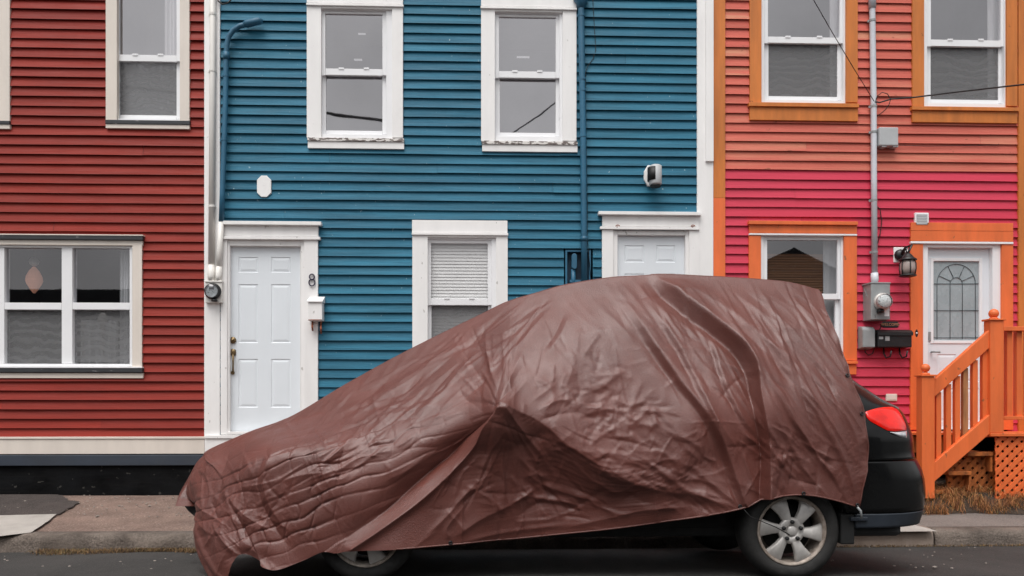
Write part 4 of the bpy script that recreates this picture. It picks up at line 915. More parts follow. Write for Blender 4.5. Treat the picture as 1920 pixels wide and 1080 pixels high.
def front_x(z):
    pts = [(.2, -1.5), (.72, -1.4), (.78, -1.1), (.84, -.8), (.93, -.45), (1.0, -.1), (1.25, .35), (1.45, .75), (1.58, 1.1), (1.7, 1.4)]
    for (a, x), (b, y) in zip(pts, pts[1:]):
        if z <= b: return x + (y - x) * max(0, (z - a)) / (b - a)
    return 1.3
def surf_d(X, z, rr=.55, dc=.42):     # near-side body surface
    Xe = rear_px(z) + .02; d0 = side_d(z, X)
    if X <= Xe - rr: return d0
    u = min(1, (X - (Xe - rr)) / rr); return d0 + dc * (1 - math.sqrt(max(0, 1 - u ** 2.2)))
def outline(z, xf=None, n=18, rr=.55, dc=.42):
    Xe, d0 = rear_px(z) + .02, side_d(z); Xf = front_x(z) if xf is None else xf; pts = []
    if xf is None:
        for k in range(9): a = R(90 * k / 8); pts.append((Xf + .35 * (1 - math.sin(a)), d0 + .3 * (1 - (1 - math.cos(a))) if False else d0 + .3 * math.cos(a)))
    else: pts.append((Xf, d0))
    m_ = 10
    for k in range(1, m_): pts.append((pts[0][0] if False else (Xf + .35 if xf is None else Xf) + ((Xe - rr) - (Xf + .35 if xf is None else Xf)) * k / m_, d0))
    for k in range(n + 1): u = math.sin(R(90 * k / n)); pts.append((Xe - rr + rr * u, d0 + dc * (1 - math.sqrt(max(0, 1 - u ** 2.2)))))
    if xf is None: pts = [(x, d + side_d(z, x) - d0) for x, d in pts]
    full = [(x, YC + d) for x, d in pts] + [(x, 2 * YCC - YC - d) for x, d in pts[::-1]]
    return full
def loft(name, m, zs, xf=None, parent=car, cap=True):
    mb = MB(); rings = [[mb.bm.verts.new((x, y, z)) for x, y in outline(z, xf)] for z in zs]
    for a, b in zip(rings, rings[1:]):
        for k in range(len(a)):
            f = mb.bm.faces.new((a[k], a[(k + 1) % len(a)], b[(k + 1) % len(a)], b[k])); f.smooth = True
    if cap: mb.bm.faces.new(rings[0][::-1]); mb.bm.faces.new(rings[-1])
    return mb.build(name, m, parent)
body = loft('body', 'carpaint', [.785, .80, .84, .90, .95, 1.0, 1.05, 1.1, 1.14, 1.17, 1.2, 1.25, 1.3, 1.35, 1.4, 1.45, 1.5, 1.55, 1.58])
xbf = at(1593, 960, YC).x
bump_ = loft('rear_bumper', 'carpaint', [.435, .47, .52, .58, .64, .70, .74, .765, .776], xbf)
loft('bumper_trim', 'carplastic', [.335, .35, .39, .42, .429], at(1612, 975, YC).x)
# sill, underbody, arch liners
mb = MB(); mb.box(at(640, 1000, YC).x - .3, at(1395, 1000, YC).x, YC + .28, YCC * 2 - YC - .28, .30, .78, .03); mb.build('sill', 'underbody', car)
mb = MB(); mb.box(-2.0, -1.31, YC + .52, 2 * YCC - YC - .52, .2, .5, .05); mb.build('front_valance', 'underbody', car)
mb = MB(); mb.box(-1.3, 2.6, YC + .3, 2 * YCC - YC - .3, .24, .78, .02); mb.build('underbody', 'underbody', car)
mb = MB(); x0, x1 = at(1575, 960, YC).x, at(1622, 960, YC).x; mb.box(x0 + .05, x1 + .3, YC + .09, YC + 1.6, .27, .6, .03); mb.build('rear_valance', 'underbody', car)
mb = MB(); p0 = at(1585, 965, YC + .03); p1 = at(1600, 1022, YC + .03); mb.box(p0.x - .02, p1.x + .02, YC + .05, YC + .25, p1.z, p0.z, .01); mb.build('mud_flap', 'underbody', car)
mb = MB(); a, b = at(1596, 970, YC + .02), at(1628, 977, YC + .02); mb.box(a.x, b.x, YC + .02, YC + .06, b.z, a.z, .005); mb.build('trim_end', 'carplastic', car)
# tail lamp patches on the body surface
def onbody(px, py, lift):
    d = .1
    for _ in range(40):
        p = at(px, py, YC + d); d = .6 * d + .4 * (surf_d(p.x, p.z))
    p = at(px, py, YC + d); return p, d
def lens(name, m, upper, lower, parent, lift=.012, nu=22, nv=10):
    def samp(c, t):
        t = t * (len(c) - 1); i = min(int(t), len(c) - 2); f = t - i; return (c[i][0] + (c[i + 1][0] - c[i][0]) * f, c[i][1] + (c[i + 1][1] - c[i][1]) * f)
    mb = MB(); g = []
    for i in range(nu + 1):
        row = []; a, b = samp(upper, i / nu), samp(lower, i / nu)
        for j in range(nv + 1):
            q = (a[0] + (b[0] - a[0]) * j / nv, a[1] + (b[1] - a[1]) * j / nv); p, d = onbody(q[0], q[1], 0)
            e = min(1, 6 * min(i / nu, 1 - i / nu, j / nv, 1 - j / nv)) ** .5
            out = Vector((.35, -1, .12)).normalized() * (lift * e + .003)
            row.append(mb.bm.verts.new(p + out))
        g.append(row)
    for i in range(nu):
        for j in range(nv):
            f = mb.bm.faces.new((g[i][j], g[i][j + 1], g[i + 1][j + 1], g[i + 1][j])); f.smooth = True
    return mb.build(name, m, parent)
tl = lens('tail_light', 'redlens', [(1622, 772), (1632, 768.5), (1645, 765), (1660, 763), (1672, 763), (1683, 768), (1690, 778), (1696, 793), (1699, 806)],
          [(1622, 773), (1624, 782), (1630, 789), (1642, 796), (1653, 802), (1664, 807.5), (1676, 809), (1688, 808.5), (1699, 807)], car)
lens('clear_lens', 'clearlens', [(1668, 810), (1678, 810.5), (1690, 809.5), (1699.5, 808)], [(1669, 811), (1680, 816), (1690, 820), (1700, 821)], tl, .01, 12, 5)
# wheels
def wheel(px, py, Y0, spin, label=None):
    c = at(px, py, YC + .06); c.y = Y0; rt, ri = .333, .232
    mb = MB(); mb.lathe([(.10, -.12), (.17, -.12), (.17, -.10), (.06, -.10)], c, 'Y', 36); w_ = mb.build('wheel', 'underbody', car)
    if label: w_['label'] = label
    mb = MB(); mb.lathe([(ri - .005, -.215), (ri + .03, -.225), (rt - .03, -.22), (rt - .008, -.19), (rt, -.15), (rt, -.06), (rt - .008, -.02), (rt - .03, .006), (ri + .05, .014), (ri + .02, .01), (ri, -.004), (ri - .012, -.02)], c, 'Y', 72, cap=False); ty = mb.build('tyre', 'tyre', w_)
    mb = MB(); mb.lathe([(ri - .012, -.2), (ri - .03, -.15), (ri - .022, -.035), (ri - .008, -.006), (ri + .003, -.002), (ri - .004, .004), (ri - .014, -.004), (ri - .022, -.014)], c, 'Y', 72, cap=False); mb.build('rim', 'alloyworn', w_)
    mb = MB()
    for k in range(6):
        a0 = spin + k * math.pi / 3; secs = []
        for r, hw, sk, h in ((.052, .030, 0, -.012), (.085, .030, .0, -.002), (.13, .038, .02, .004), (.175, .052, .04, -.002), (.205, .064, .055, -.012), (.224, .070, .06, -.024)):
            cdir = Vector((math.cos(a0 + sk), 0, math.sin(a0 + sk))); tdir = Vector((-math.sin(a0 + sk), 0, math.cos(a0 + sk))); o = c + cdir * r + Vector((0, -h, 0))
            secs.append([mb.bm.verts.new(o + tdir * hw * u + Vector((0, -v, 0))) for u, v in ((-1, -.028), (-.95, -.004), (-.78, .004), (0, .001), (.8, -.006), (.95, -.014), (1, -.034))])
        for s1, s2 in zip(secs, secs[1:]):
            for q in range(6): f = mb.bm.faces.new((s1[q], s1[q + 1], s2[q + 1], s2[q])); f.smooth = True
    mb.lathe([(.088, -.03), (.088, -.008), (.07, -.002), (.045, -.004), (.04, -.012), (.0001, -.012)], c, 'Y', 36)
    mb.build('spokes', 'alloy', w_)
    mb = MB(); mb.lathe([(.034, -.014), (.034, .0), (.028, .006), (.0001, .008)], c, 'Y', 24); mb.build('hub_cap', 'alloy', w_)
    for k in range(5):
        a = R(90 + 72 * k) ; mb = MB(); mb.lathe([(.0135, -.01), (.0135, .012), (.01, .018), (.0001, .019)], c + Vector((.060 * math.cos(a), 0, .060 * math.sin(a))), 'Y', 10); mb.build('lug_nut', 'black', w_)
    return c
cr = wheel(1484, 995, YC + .05, R(52)); cf = wheel(683, 1000.5, YC + .11, R(50))
for cc in (cr, cf):
    mb = MB(); c = Vector((cc.x, 2 * YCC - YC - .05, cc.z - .085)); mb.lathe([(.2, .2), (.3, .215), (.325, .19), (.333, .15), (.333, .06), (.325, .02), (.3, -.005), (.2, .0)], c, 'Y', 40); w_ = mb.build('wheel', 'tyre', car)

# ================================================================== COVER
NET = [  # each station: hem, low side, belt, upper side, roof edge, top outline : (px, py, depth behind the car's near side)
 [(404,1100,.18),(384,1068,.30),(372,1036,.42),(364,990,.58),(382,958,.80),(334,932,1.15)],
 [(430,1084,.12),(408,1050,.20),(388,1012,.34),(374,970,.52),(378,934,.74),(340,918,1.05)],
 [(446,1040,.05),(428,1018,.12),(404,985,.26),(386,944,.45),(378,908,.66),(356,890,.97)],
 [(484,1050,-.03),(456,1012,.05),(426,972,.18),(402,926,.38),(388,890,.62),(368,868,.92)],
 [(513,1069,-.04),(486,1010,.02),(446,955,.13),(417,908,.32),(400,874,.58),(380,855,.90)],
 [(566,1052,-.02),(520,990,.0),(468,938,.09),(434,890,.27),(412,862,.55),(393,842,.88)],
 [(604,1036,-.02),(568,962,-.02),(520,898,.0),(496,852,.08),(482,826,.42),(468,809,.88)],
 [(630,1038,-.02),(622,940,-.01),(590,876,.0),(572,836,.07),(560,806,.42),(546,780,.88)],
 [(655,1034,-.03),(676,955,-.03),(668,874,.02),(664,822,.12),(655,782,.42),(643,723,.86)],
 [(742,1031,-.05),(755,955,-.01),(765,872,.0),(766,806,.10),(752,742,.38),(740,669,.8)],
 [(832,1024,.03),(842,948,.03),(850,856,.01),(856,784,.04),(848,696,.33),(845,616,.75)],
 [(884,1019,.06),(890,942,.04),(893,850,.0),(898,772,-.03),(900,676,.27),(899,590,.68)],
 [(930,1014,.10),(932,938,.04),(932,850,-.035),(933,767,-.13),(945,658,.20),(950,565,.62)],
 [(978,1010,.11),(980,926,.06),(980,838,-.01),(974,764,-.08),(992,648,.19),(1003,549,.59)],
 [(1030,1005,.10),(1030,908,.05),(1036,812,-.08),(1034,746,-.03),(1048,640,.18),(1060,533,.56)],
 [(1130,995,.07),(1130,934,.02),(1136,866,-.08),(1140,752,.01),(1146,622,.2),(1150,519,.56)],
 [(1230,982,.02),(1230,926,-.04),(1234,850,-.07),(1236,742,.02),(1242,612,.22),(1246,515,.56)],
 [(1320,969,-.05),(1320,878,-.04),(1326,789,-.06),(1326,718,.02),(1332,610,.22),(1336,517.5,.56)],
 [(1395,954,-.06),(1395,868,-.04),(1400,788,-.06),(1402,712,.03),(1408,610,.22),(1412,522,.56)],
 [(1440,935,-.07),(1446,850,-.07),(1452,776,-.07),(1458,708,.02),(1464,610,.22),(1468,527,.56)],
 [(1506,929,-.07),(1512,850,-.06),(1521,776,-.05),(1524,708,.04),(1514,610,.23),(1504,534,.56)],
 [(1562,938,-.06),(1570,858,-.05),(1574,776,-.03),(1568,704,.06),(1540,612,.24),(1516,537.5,.56)],
 [(1612,953,-.03),(1627,858,-.02),(1621,776,.0),(1592,694,.09),(1557,604,.27),(1535,543,.58)],
]
NET = np.array(NET, float)                       # K x 6 x 3
SU, SV = 38, 44
def cr_interp(A, n):                              # Catmull-Rom along axis 0
    K = A.shape[0]; t = np.linspace(0, K - 1, (K - 1) * n + 1); i = np.minimum(t.astype(int), K - 2); f = (t - i)[:, None, None]
    Pm = np.concatenate([[2 * A[0] - A[1]], A, [2 * A[-1] - A[-2]]]); p0, p1, p2, p3 = Pm[i], Pm[i + 1], Pm[i + 2], Pm[i + 3]
    return .5 * (2 * p1 + (p2 - p0) * f + (2 * p0 - 5 * p1 + 4 * p2 - p3) * f ** 2 + (3 * p1 - p0 - 3 * p2 + p3) * f ** 3)
G = cr_interp(NET, SU); G = cr_interp(G.transpose(1, 0, 2), SV).transpose(1, 0, 2)   # U x V x 3
PX, PY, DD = G[..., 0], G[..., 1], G[..., 2]
def unproj(PX, PY, DD):
    a = (PX - 960) / F; Y = YC + DD; t = Y / (CP - SP * a)
    return np.stack([(CP * a + SP) * t, Y, H + (HY - PY) / F * t], -1)
W0 = unproj(PX, PY, DD)
du = np.gradient(W0, axis=0); dv = np.gradient(W0, axis=1); NN = np.cross(du, dv); NN /= np.linalg.norm(NN, axis=-1, keepdims=True) + 1e-9
if NN[..., 1].mean() > 0: NN = -NN
HH = np.zeros_like(PX)
def fold(pts, amp, wl_, wr, amps=None, ends=True):
    """ridge along a polyline in the side view; wl_/wr: widths (px) on the left and right of the travel direction"""
    global HH
    pts = np.array(pts, float); n = len(pts)
    # smooth the polyline
    A = pts[:, None, :]; A = cr_interp(A, 6)[:, 0, :]; m = len(A)
    if amps is None: am = np.ones(m)
    else: am = np.interp(np.linspace(0, 1, m), np.linspace(0, 1, len(amps)), amps)
    if ends: s = np.linspace(0, 1, m); am = am * np.minimum(1, np.minimum(s, 1 - s) * 5 + .12)
    pad = 3.2 * max(wl_, wr); bb = (PX > A[:, 0].min() - pad) & (PX < A[:, 0].max() + pad) & (PY > A[:, 1].min() - pad) & (PY < A[:, 1].max() + pad)
    if not bb.any(): return
    x, y = PX[bb], PY[bb]; best = np.full(x.shape, 1e9); sd = np.zeros_like(x); aa = np.zeros_like(x)
    for k in range(m - 1):
        p, q = A[k], A[k + 1]; d = q - p; L2 = d @ d + 1e-9; t = ((x - p[0]) * d[0] + (y - p[1]) * d[1]) / L2; tc = np.clip(t, 0, 1)
        ex, ey = x - p[0] - d[0] * tc, y - p[1] - d[1] * tc; e = np.hypot(ex, ey); c = d[0] * (y - p[1]) - d[1] * (x - p[0])
        u = e < best; best = np.where(u, e, best); sd = np.where(u, np.sign(c), sd); aa = np.where(u, am[k] + (am[k + 1] - am[k]) * tc, aa)
    wdt = np.where(sd > 0, wr, wl_)          # picture y points down: positive cross = right-hand side of travel
    HH[bb] += amp * aa * (.3 * np.exp(-(best / wdt) ** 2) + .7 * np.exp(-best / (wdt * .75)))
def blob(cx, cy, rx, ry, rot=0):
    c, s = math.cos(R(rot)), math.sin(R(rot)); x, y = PX - cx, PY - cy
    return np.exp(-(((x * c + y * s) / rx) ** 2 + ((-x * s + y * c) / ry) ** 2))
# --- the big overlapping fold
main = [(1212,520),(1228,530),(1258,556),(1300,588),(1347,623),(1386,660),(1406,700),(1417,753),(1427,807),(1432,860),(1430,945)]
off = lambda P_, dx, dy: [(x + dx, y + dy) for x, y in P_]
# travel is downwards: right of travel (picture) = left side on screen
fold(off(main, 10, -4), .070, 32, 6, [.5, .8, 1, 1, 1, 1, 1, .9, .9, .9, 1], ends=False)
fold(off(main, -4, 3), -.05, 7, 18, [.3, .8, 1, 1, 1, 1, 1, 1, 1, 1, .8], ends=False)
sec = [(1150,545),(1180,588),(1203,622),(1233,667),(1270,720),(1310,767),(1340,815),(1362,870),(1390,948)]
fold(off(sec, 7, -3), .034, 22, 5, [.2, .4, .8, 1, 1, 1, 1, .9, .8], ends=False); fold(off(sec, -4, 2), -.020, 5, 12, [.2, .4, .8, 1, 1, 1, 1, .9, .6], ends=False)
thd = [(1200,560),(1247,618),(1272,657),(1303,720),(1335,785),(1352,840)]
fold(off(thd, 5, -2), .022, 16, 4.5); fold(off(thd, -4, 2), -.008, 5, 8)
fth = [(1330,630),(1340,660),(1353,707),(1377,760),(1398,800)]
fold(off(fth, 4, -1), .012, 10, 4); fold(off(fth, -3, 1), -.012, 4, 8)
for pts, a, w1, w2 in (
  ([(1128,526),(1165,570),(1203,620)], .009, 13, 8), ([(1158,524),(1195,567),(1232,612)], .008, 12, 8), ([(1184,522),(1225,565),(1262,603)], .011, 14, 8),
  ([(1256,516),(1300,545),(1360,585),(1410,625)], .012, 14, 9), ([(1310,536),(1393,606),(1460,664),(1510,730),(1560,800),(1603,862)], .016, 22, 11),
  ([(1348,532),(1440,596),(1510,640),(1577,733),(1617,783)], .012, 18, 10), ([(1400,532),(1470,570),(1530,610),(1570,670),(1600,730)], .009, 18, 10),
  ([(1400,664),(1418,690),(1460,740),(1495,800),(1530,850),(1557,888),(1588,938)], .024, 24, 9), ([(1440,640),(1465,668),(1496,730),(1530,775),(1566,840),(1590,890)], .013, 16, 8),
  ([(1500,680),(1537,716),(1578,770),(1604,820),(1612,880)], .012, 14, 8), ([(1470,560),(1520,590),(1555,630)], .007, 14, 8), ([(1420,560),(1470,600),(1500,620)], .007, 12, 9),
  ([(1430,720),(1452,780),(1490,850),(1530,915)], .010, 16, 9), ([(1545,790),(1580,860),(1604,930)], .012, 12, 8), ([(1520,830),(1545,870),(1580,930)], -.012, 8, 12)):
    fold(pts, a * 1.15, w1, w2)
# --- windscreen and bonnet: long creases sweeping down from the roof edge
for pts, a, w1, w2 in (
  ([(1032,552),(1010,580),(960,648),(927,690),(893,722),(860,742)], -.017, 9, 14), ([(1020,560),(1000,590),(950,650),(905,700)], .010, 12, 8),
  ([(1058,584),(1042,620),(1018,656)], -.012, 6, 9), ([(1068,590),(1052,625),(1028,660)], .008, 9, 6),
  ([(1000,560),(910,622),(827,683),(760,730),(690,768)], -.012, 10, 14), ([(985,556),(900,612),(820,668),(740,722),(640,772)], .011, 12, 9),
  ([(953,582),(860,638),(793,678),(740,708),(660,742)], -.010, 8, 12), ([(900,606),(793,666),(700,716),(620,756)], .009, 10, 8),
  ([(830,725),(740,752),(653,777),(560,806),(500,828)], -.008, 7, 12), ([(800,700),(690,742),(600,772),(540,792)], -.007, 6, 9), ([(850,752),(760,770),(680,790),(600,812)], .009, 10, 7),
  ([(932,762),(945,735),(965,690),(990,640)], .007, 7, 7), ([(925,762),(930,735),(945,690),(958,660)], -.007, 5, 7), ([(915,762),(905,740),(910,710),(925,685)], .006, 6, 6),
  ([(900,765),(870,745),(860,725)], -.006, 6, 6), ([(720,690),(640,735),(560,775)], .006, 9, 7)):
    fold(pts, a, w1, w2)
# --- the mirror tent and the folds hanging from it
fold([(934,766),(912,800),(884,844),(837,894),(780,945),(712,995),(660,1030)], .042, 8, 9, [1.2, 1, .9, .85, .9, .9, .8], ends=False)
fold([(922,770),(891,802),(853,846),(808,887),(762,927),(705,972),(650,1008)], -.095, 13, 32, [.5, .9, 1.1, 1.1, 1.0, .6, .25], ends=False)
fold([(944,768),(965,790),(985,812),(1006,838),(1024,862)], .026, 9, 8, [1.1, 1, .9, .7, .2], ends=False)
fold([(938,770),(948,800),(960,850)], .014, 9, 9); fold([(930,772),(918,820),(905,870)], -.012, 8, 8)
fold([(948,764),(980,776),(1013,790),(1063,831),(1114,866),(1160,896),(1230,918),(1320,930)], .036, 30, 13, [1.1, 1, 1, 1, .9, .8, .6, .3], ends=False)
HH -= .02 * blob(985, 900, 120, 60, 12) + .01 * blob(1150, 950, 120, 30, 5)
for pts, a, w1, w2 in (
  ([(980,880),(1010,905),(1060,925),(1140,948)], .016, 12, 7), ([(905,905),(870,930),(840,965),(800,1005)], .014, 10, 7), ([(1000,930),(1050,940),(1090,952)], .012, 8, 6), ([(850,1010),(900,975),(960,945),(1010,915)], .014, 14, 8),
  ([(1010,900),(1040,935),(1075,955)], -.009, 6, 8), ([(845,1012),(838,990),(870,950)], .01, 7, 7), ([(1100,880),(1150,905),(1200,940),(1230,945)], -.012, 8, 12), ([(1136,872),(1170,895),(1215,912)], .012, 9, 5),
  ([(700,960),(760,930),(830,890)], .008, 8, 6), ([(1180,880),(1250,925),(1330,960)], -.012, 9, 12), ([(1230,880),(1300,925),(1380,952)], .014, 14, 8), ([(1300,880),(1345,915),(1388,950)], .012, 10, 7),
  ([(1060,990),(1130,975),(1220,955),(1300,952)], .010, 9, 7), ([(870,1016),(960,996),(1060,985)], .008, 7, 6)):
    fold(pts, a, w1, w2)
# --- crumpled panel behind the mirror
for pts, a, w1, w2 in (
  ([(1000,708),(1028,722),(1036,750),(1018,775)], .013, 9, 6), ([(1060,655),(1075,672),(1070,700),(1058,730)], .010, 9, 7), ([(1094,668),(1112,640),(1125,625)], .010, 8, 6), ([(1080,690),(1088,730),(1078,752)], -.012, 7, 7),
  ([(1010,770),(1045,752),(1075,748)], .011, 7, 5), ([(1012,788),(1050,776),(1085,772)], -.009, 6, 6), ([(1085,740),(1130,725),(1170,690)], .009, 10, 6), ([(1130,665),(1150,715),(1165,765),(1190,830)], .008, 9, 5),
  ([(1090,835),(1120,800),(1142,774)], -.012, 8, 8), ([(1100,840),(1135,812),(1160,800)], .009, 7, 5), ([(1150,745),(1180,760),(1215,750)], .009, 7, 5), ([(1170,760),(1190,790),(1230,800)], .009, 8, 5),
  ([(1180,800),(1205,825),(1250,850)], -.010, 6, 8), ([(1110,870),(1140,850),(1190,860),(1240,880)], .010, 8, 5), ([(1200,770),(1240,775),(1262,800)], .008, 7, 5), ([(1120,880),(1130,910),(1160,925)], .008, 6, 5),
  ([(1230,840),(1262,862),(1285,900)], .010, 7, 5), ([(1190,900),(1240,865),(1282,862)], .008, 6, 5), ([(1040,820),(1075,840),(1115,850)], .006, 7, 5)):
    fold(pts, a * .9, w1, w2)
# --- bonnet nose: ridge at the near front corner, pocket in front of the wheel
fold([(500,838),(487,872),(482,905),(492,950),(520,1000),(545,1030)], -.018, 9, 16); fold([(512,842),(500,875),(497,905),(508,948),(536,995)], .018, 14, 8)
fold([(430,836),(415,880),(412,925),(398,970)], -.02, 10, 14); fold([(402,842),(392,885),(398,930),(385,975)], .016, 10, 9)
fold([(470,852),(462,900),(452,940),(446,990)], .010, 9, 8); fold([(425,930),(450,980),(480,1040)], -.012, 7, 9); fold([(385,975),(372,1020),(388,1060)], .014, 9, 9)
HH -= .05 * blob(470, 1046, 30, 16, 15)
HX = HH.copy()
# --- quilted creases on the flank of the bonnet (cover was folded up in its bag)
th = R(-21); wx = 26 * perlin(PX / 70 + 4, PY / 55); wy = 20 * perlin(PX / 64, PY / 60 + 9)
qu = (PX - 640 + wx) * math.cos(th) + (PY - 860 + wy) * math.sin(th); qv = -(PX - 640) * math.sin(th) + (PY - 860 + wy) * math.cos(th)
qu = qu + .42 * qv
row = np.floor(qv / 25); quu = qu / 50 + .10 * (row % 2) + .13 * np.sin(row * 2.3)
cu = np.abs(((quu) % 1) - .5) * 2; cv = np.abs(((qv / 25) % 1) - .5) * 2
cell = _rng.rand(97)[((np.floor(quu) * 7 + row * 13).astype(int)) % 97]
pil = -(np.exp(-((1 - cu) / .08) ** 2) * 1.2 + np.exp(-((1 - cv) / .15) ** 2) * 1.3) * (.45 + .8 * cell) - .7 * cv ** 2 - .35 * cu ** 2 + .9 * (cell - .5) * ((qv / 25) % 1)
mq = np.clip(blob(620, 880, 190, 75, -20) * 1.5 + blob(500, 960, 110, 80, 10) * 1.2, 0, 1)
HH += .0052 * mq * pil * (.35 + .9 * np.clip(perlin(PX / 80 + 2, PY / 60) + .5, 0, 1))
WGROW, WSTEPS, WGOAL, WGRAV = .03, 120, .0065, 3.0
# wrinkles: a small position-based cloth solve on this surface; the cloth is a little larger than its support and buckles
def settle(nu, nv, grow, steps, inner, goal, grav):
    iu = np.linspace(0, PX.shape[0] - 1, nu).round().astype(int); iv = np.linspace(0, PX.shape[1] - 1, nv).round().astype(int); sel = np.ix_(iu, iv)
    base = W0[sel] + NN[sel] * HX[sel][..., None]; n_ = NN[sel]; X_ = base.copy(); px_ = PX[sel]
    rs = np.random.RandomState(11)
    X_ += n_ * (rs.rand(nu, nv, 1) - .5) * .004; vel = np.zeros_like(X_)
    side = 1 / (1 + np.exp(-(px_ - 1000) / 40)); G_ = np.stack([(side * 2 - 1) * grav, np.full_like(px_, .25 * grav), np.full_like(px_, -grav)], -1)
    free = np.ones((nu, nv, 1)); free[:, -1] = 0; free[0, :] = 0
    links = []
    def link(p, q, k, gr):
        links.append((p, q, k, np.linalg.norm(base[q] - base[p], axis=-1, keepdims=True) * (1 + gr)))
    S = slice
    for o in (0, 1):
        link((S(o, nu - 1, 2), S(None)), (S(o + 1, nu, 2), S(None)), .9, grow); link((S(None), S(o, nv - 1, 2)), (S(None), S(o + 1, nv, 2)), .9, grow)
        link((S(o, nu - 1, 2), S(0, nv - 1)), (S(o + 1, nu, 2), S(1, nv)), .35, grow); link((S(o, nu - 1, 2), S(1, nv)), (S(o + 1, nu, 2), S(0, nv - 1)), .35, grow)
    for gap, kb in ((2, .10), (4, .05)):
        for o in range(2):
            a0 = np.concatenate([np.arange(j, nu - gap, 2 * gap) for j in range(o * gap, o * gap + gap)]); link((a0, S(None)), (a0 + gap, S(None)), kb, grow * .6)
            a1 = np.concatenate([np.arange(j, nv - gap, 2 * gap) for j in range(o * gap, o * gap + gap)]); link((S(None), a1), (S(None), a1 + gap), kb, grow * .6)
    for step in range(steps):
        vel = (vel + G_ * .0010) * .86; old = X_.copy(); X_ = X_ + vel * free
        for it in range(inner):
            for p, q, k, L0 in links:
                dvec = X_[q] - X_[p]; ln = np.sqrt((dvec * dvec).sum(-1, keepdims=True)) + 1e-9; c = dvec * ((ln - L0) / ln * (.5 * k))
                X_[p] = X_[p] + c * free[p]; X_[q] = X_[q] - c * free[q]
            X_ += (base - X_) * goal
            d_ = ((X_ - base) * n_).sum(-1, keepdims=True); X_ += n_ * np.maximum(0, -.016 - d_)
        vel = X_ - old
    return ((X_ - base) * n_).sum(-1)
wk = settle(300, 130, WGROW, WSTEPS, 4, WGOAL, WGRAV)
_u = np.linspace(0, wk.shape[0] - 1, PX.shape[0]); _v = np.linspace(0, wk.shape[1] - 1, PX.shape[1])
wk = np.stack([np.interp(_v, np.arange(wk.shape[1]), r_) for r_ in wk]); wk = np.stack([np.interp(_u, np.arange(wk.shape[0]), wk[:, k]) for k in range(wk.shape[1])], 1)
crm = np.clip(blob(1130, 790, 150, 110, 25) * 1.2 + blob(1250, 900, 140, 60) + blob(1470, 850, 70, 90) * .6, 0, 1)
HH += .85 * wk * (.5 + .35 * crm - .22 * blob(1300, 550, 260, 50) - .2 * blob(980, 930, 120, 60) - .15 * blob(640, 760, 200, 40, -20))
# many small straight creases, each along the pull of the cloth where it lies
rc = random.Random(23)
def scatter(n, cx, cy, sx, sy, rot, ang, spread, ln, amp, wd):
    for _ in range(int(n * 1.7)):
        u, v = rc.gauss(0, 1) * sx, rc.gauss(0, 1) * sy; c_, s_ = math.cos(R(rot)), math.sin(R(rot)); x, y = cx + u * c_ - v * s_, cy + u * s_ + v * c_
        a_ = R(ang(x, y) if callable(ang) else ang) + R(rc.gauss(0, spread)); l_ = rc.uniform(*ln); bend = rc.gauss(0, .06) * l_
        dx, dy = math.cos(a_) * l_ / 2, math.sin(a_) * l_ / 2
        fold([(x - dx, y - dy), (x - dy / l_ * bend * 2, y + dx / l_ * bend * 2), (x + dx, y + dy)], rc.choice((1, 1, -1)) * rc.uniform(*amp) * 1.0, rc.uniform(*wd) * .5, rc.uniform(*wd) * .8)
apex = lambda x, y: math.degrees(math.atan2(y - 766, x - 934))
scatter(60, 1470, 720, 75, 110, 0, 54, 8, (60, 200), (.003, .008), (3, 10))
scatter(22, 1300, 640, 60, 60, 0, 50, 8, (50, 150), (.003, .006), (3, 9))
scatter(95, 1140, 790, 85, 62, 25, 30, 55, (22, 75), (.0025, .006), (3, 13))
scatter(30, 1260, 890, 90, 40, 15, 42, 22, (40, 130), (.003, .008), (4, 14))
scatter(60, 800, 705, 170, 32, -36, -37, 8, (50, 200), (.003, .0065), (3, 9))
scatter(14, 620, 850, 110, 40, -20, -24, 14, (30, 110), (.003, .007), (3, 9))
scatter(10, 600, 880, 100, 45, -20, 62, 14, (25, 80), (.003, .007), (3, 9))
scatter(18, 1180, 610, 90, 40, 0, 48, 12, (40, 130), (.002, .004), (3, 8))
scatter(16, 930, 700, 40, 40, 0, lambda x, y: apex(x, y), 8, (50, 120), (.002, .006), (4, 11))
scatter(30, 960, 900, 90, 55, 0, apex, 12, (50, 150), (.003, .007), (3, 10))
scatter(22, 1000, 940, 130, 25, 5, 12, 30, (40, 110), (.003, .008), (5, 14))
scatter(26, 430, 960, 40, 60, -20, 75, 25, (40, 120), (.004, .010), (5, 15))
scatter(26, 1480, 880, 45, 40, 0, 62, 35, (25, 90), (.003, .008), (4, 13))
# stitched seam line of the panels
for pk in ([(1152,640),(1170,740),(1205,860)], [(1060,700),(1078,800),(1120,900)], [(1170,652),(1290,654),(1400,650)], [(1290,792),(1340,790),(1402,794)], [(1440,616),(1500,720),(1555,860)], [(700,700),(760,770),(800,850)], [(560,800),(600,880),(640,960)]): fold(pk, .0032, 2, 4)
fold([(1115,618),(1203,615),(1420,616),(1545,618)], .0028, 3, 6, ends=False)
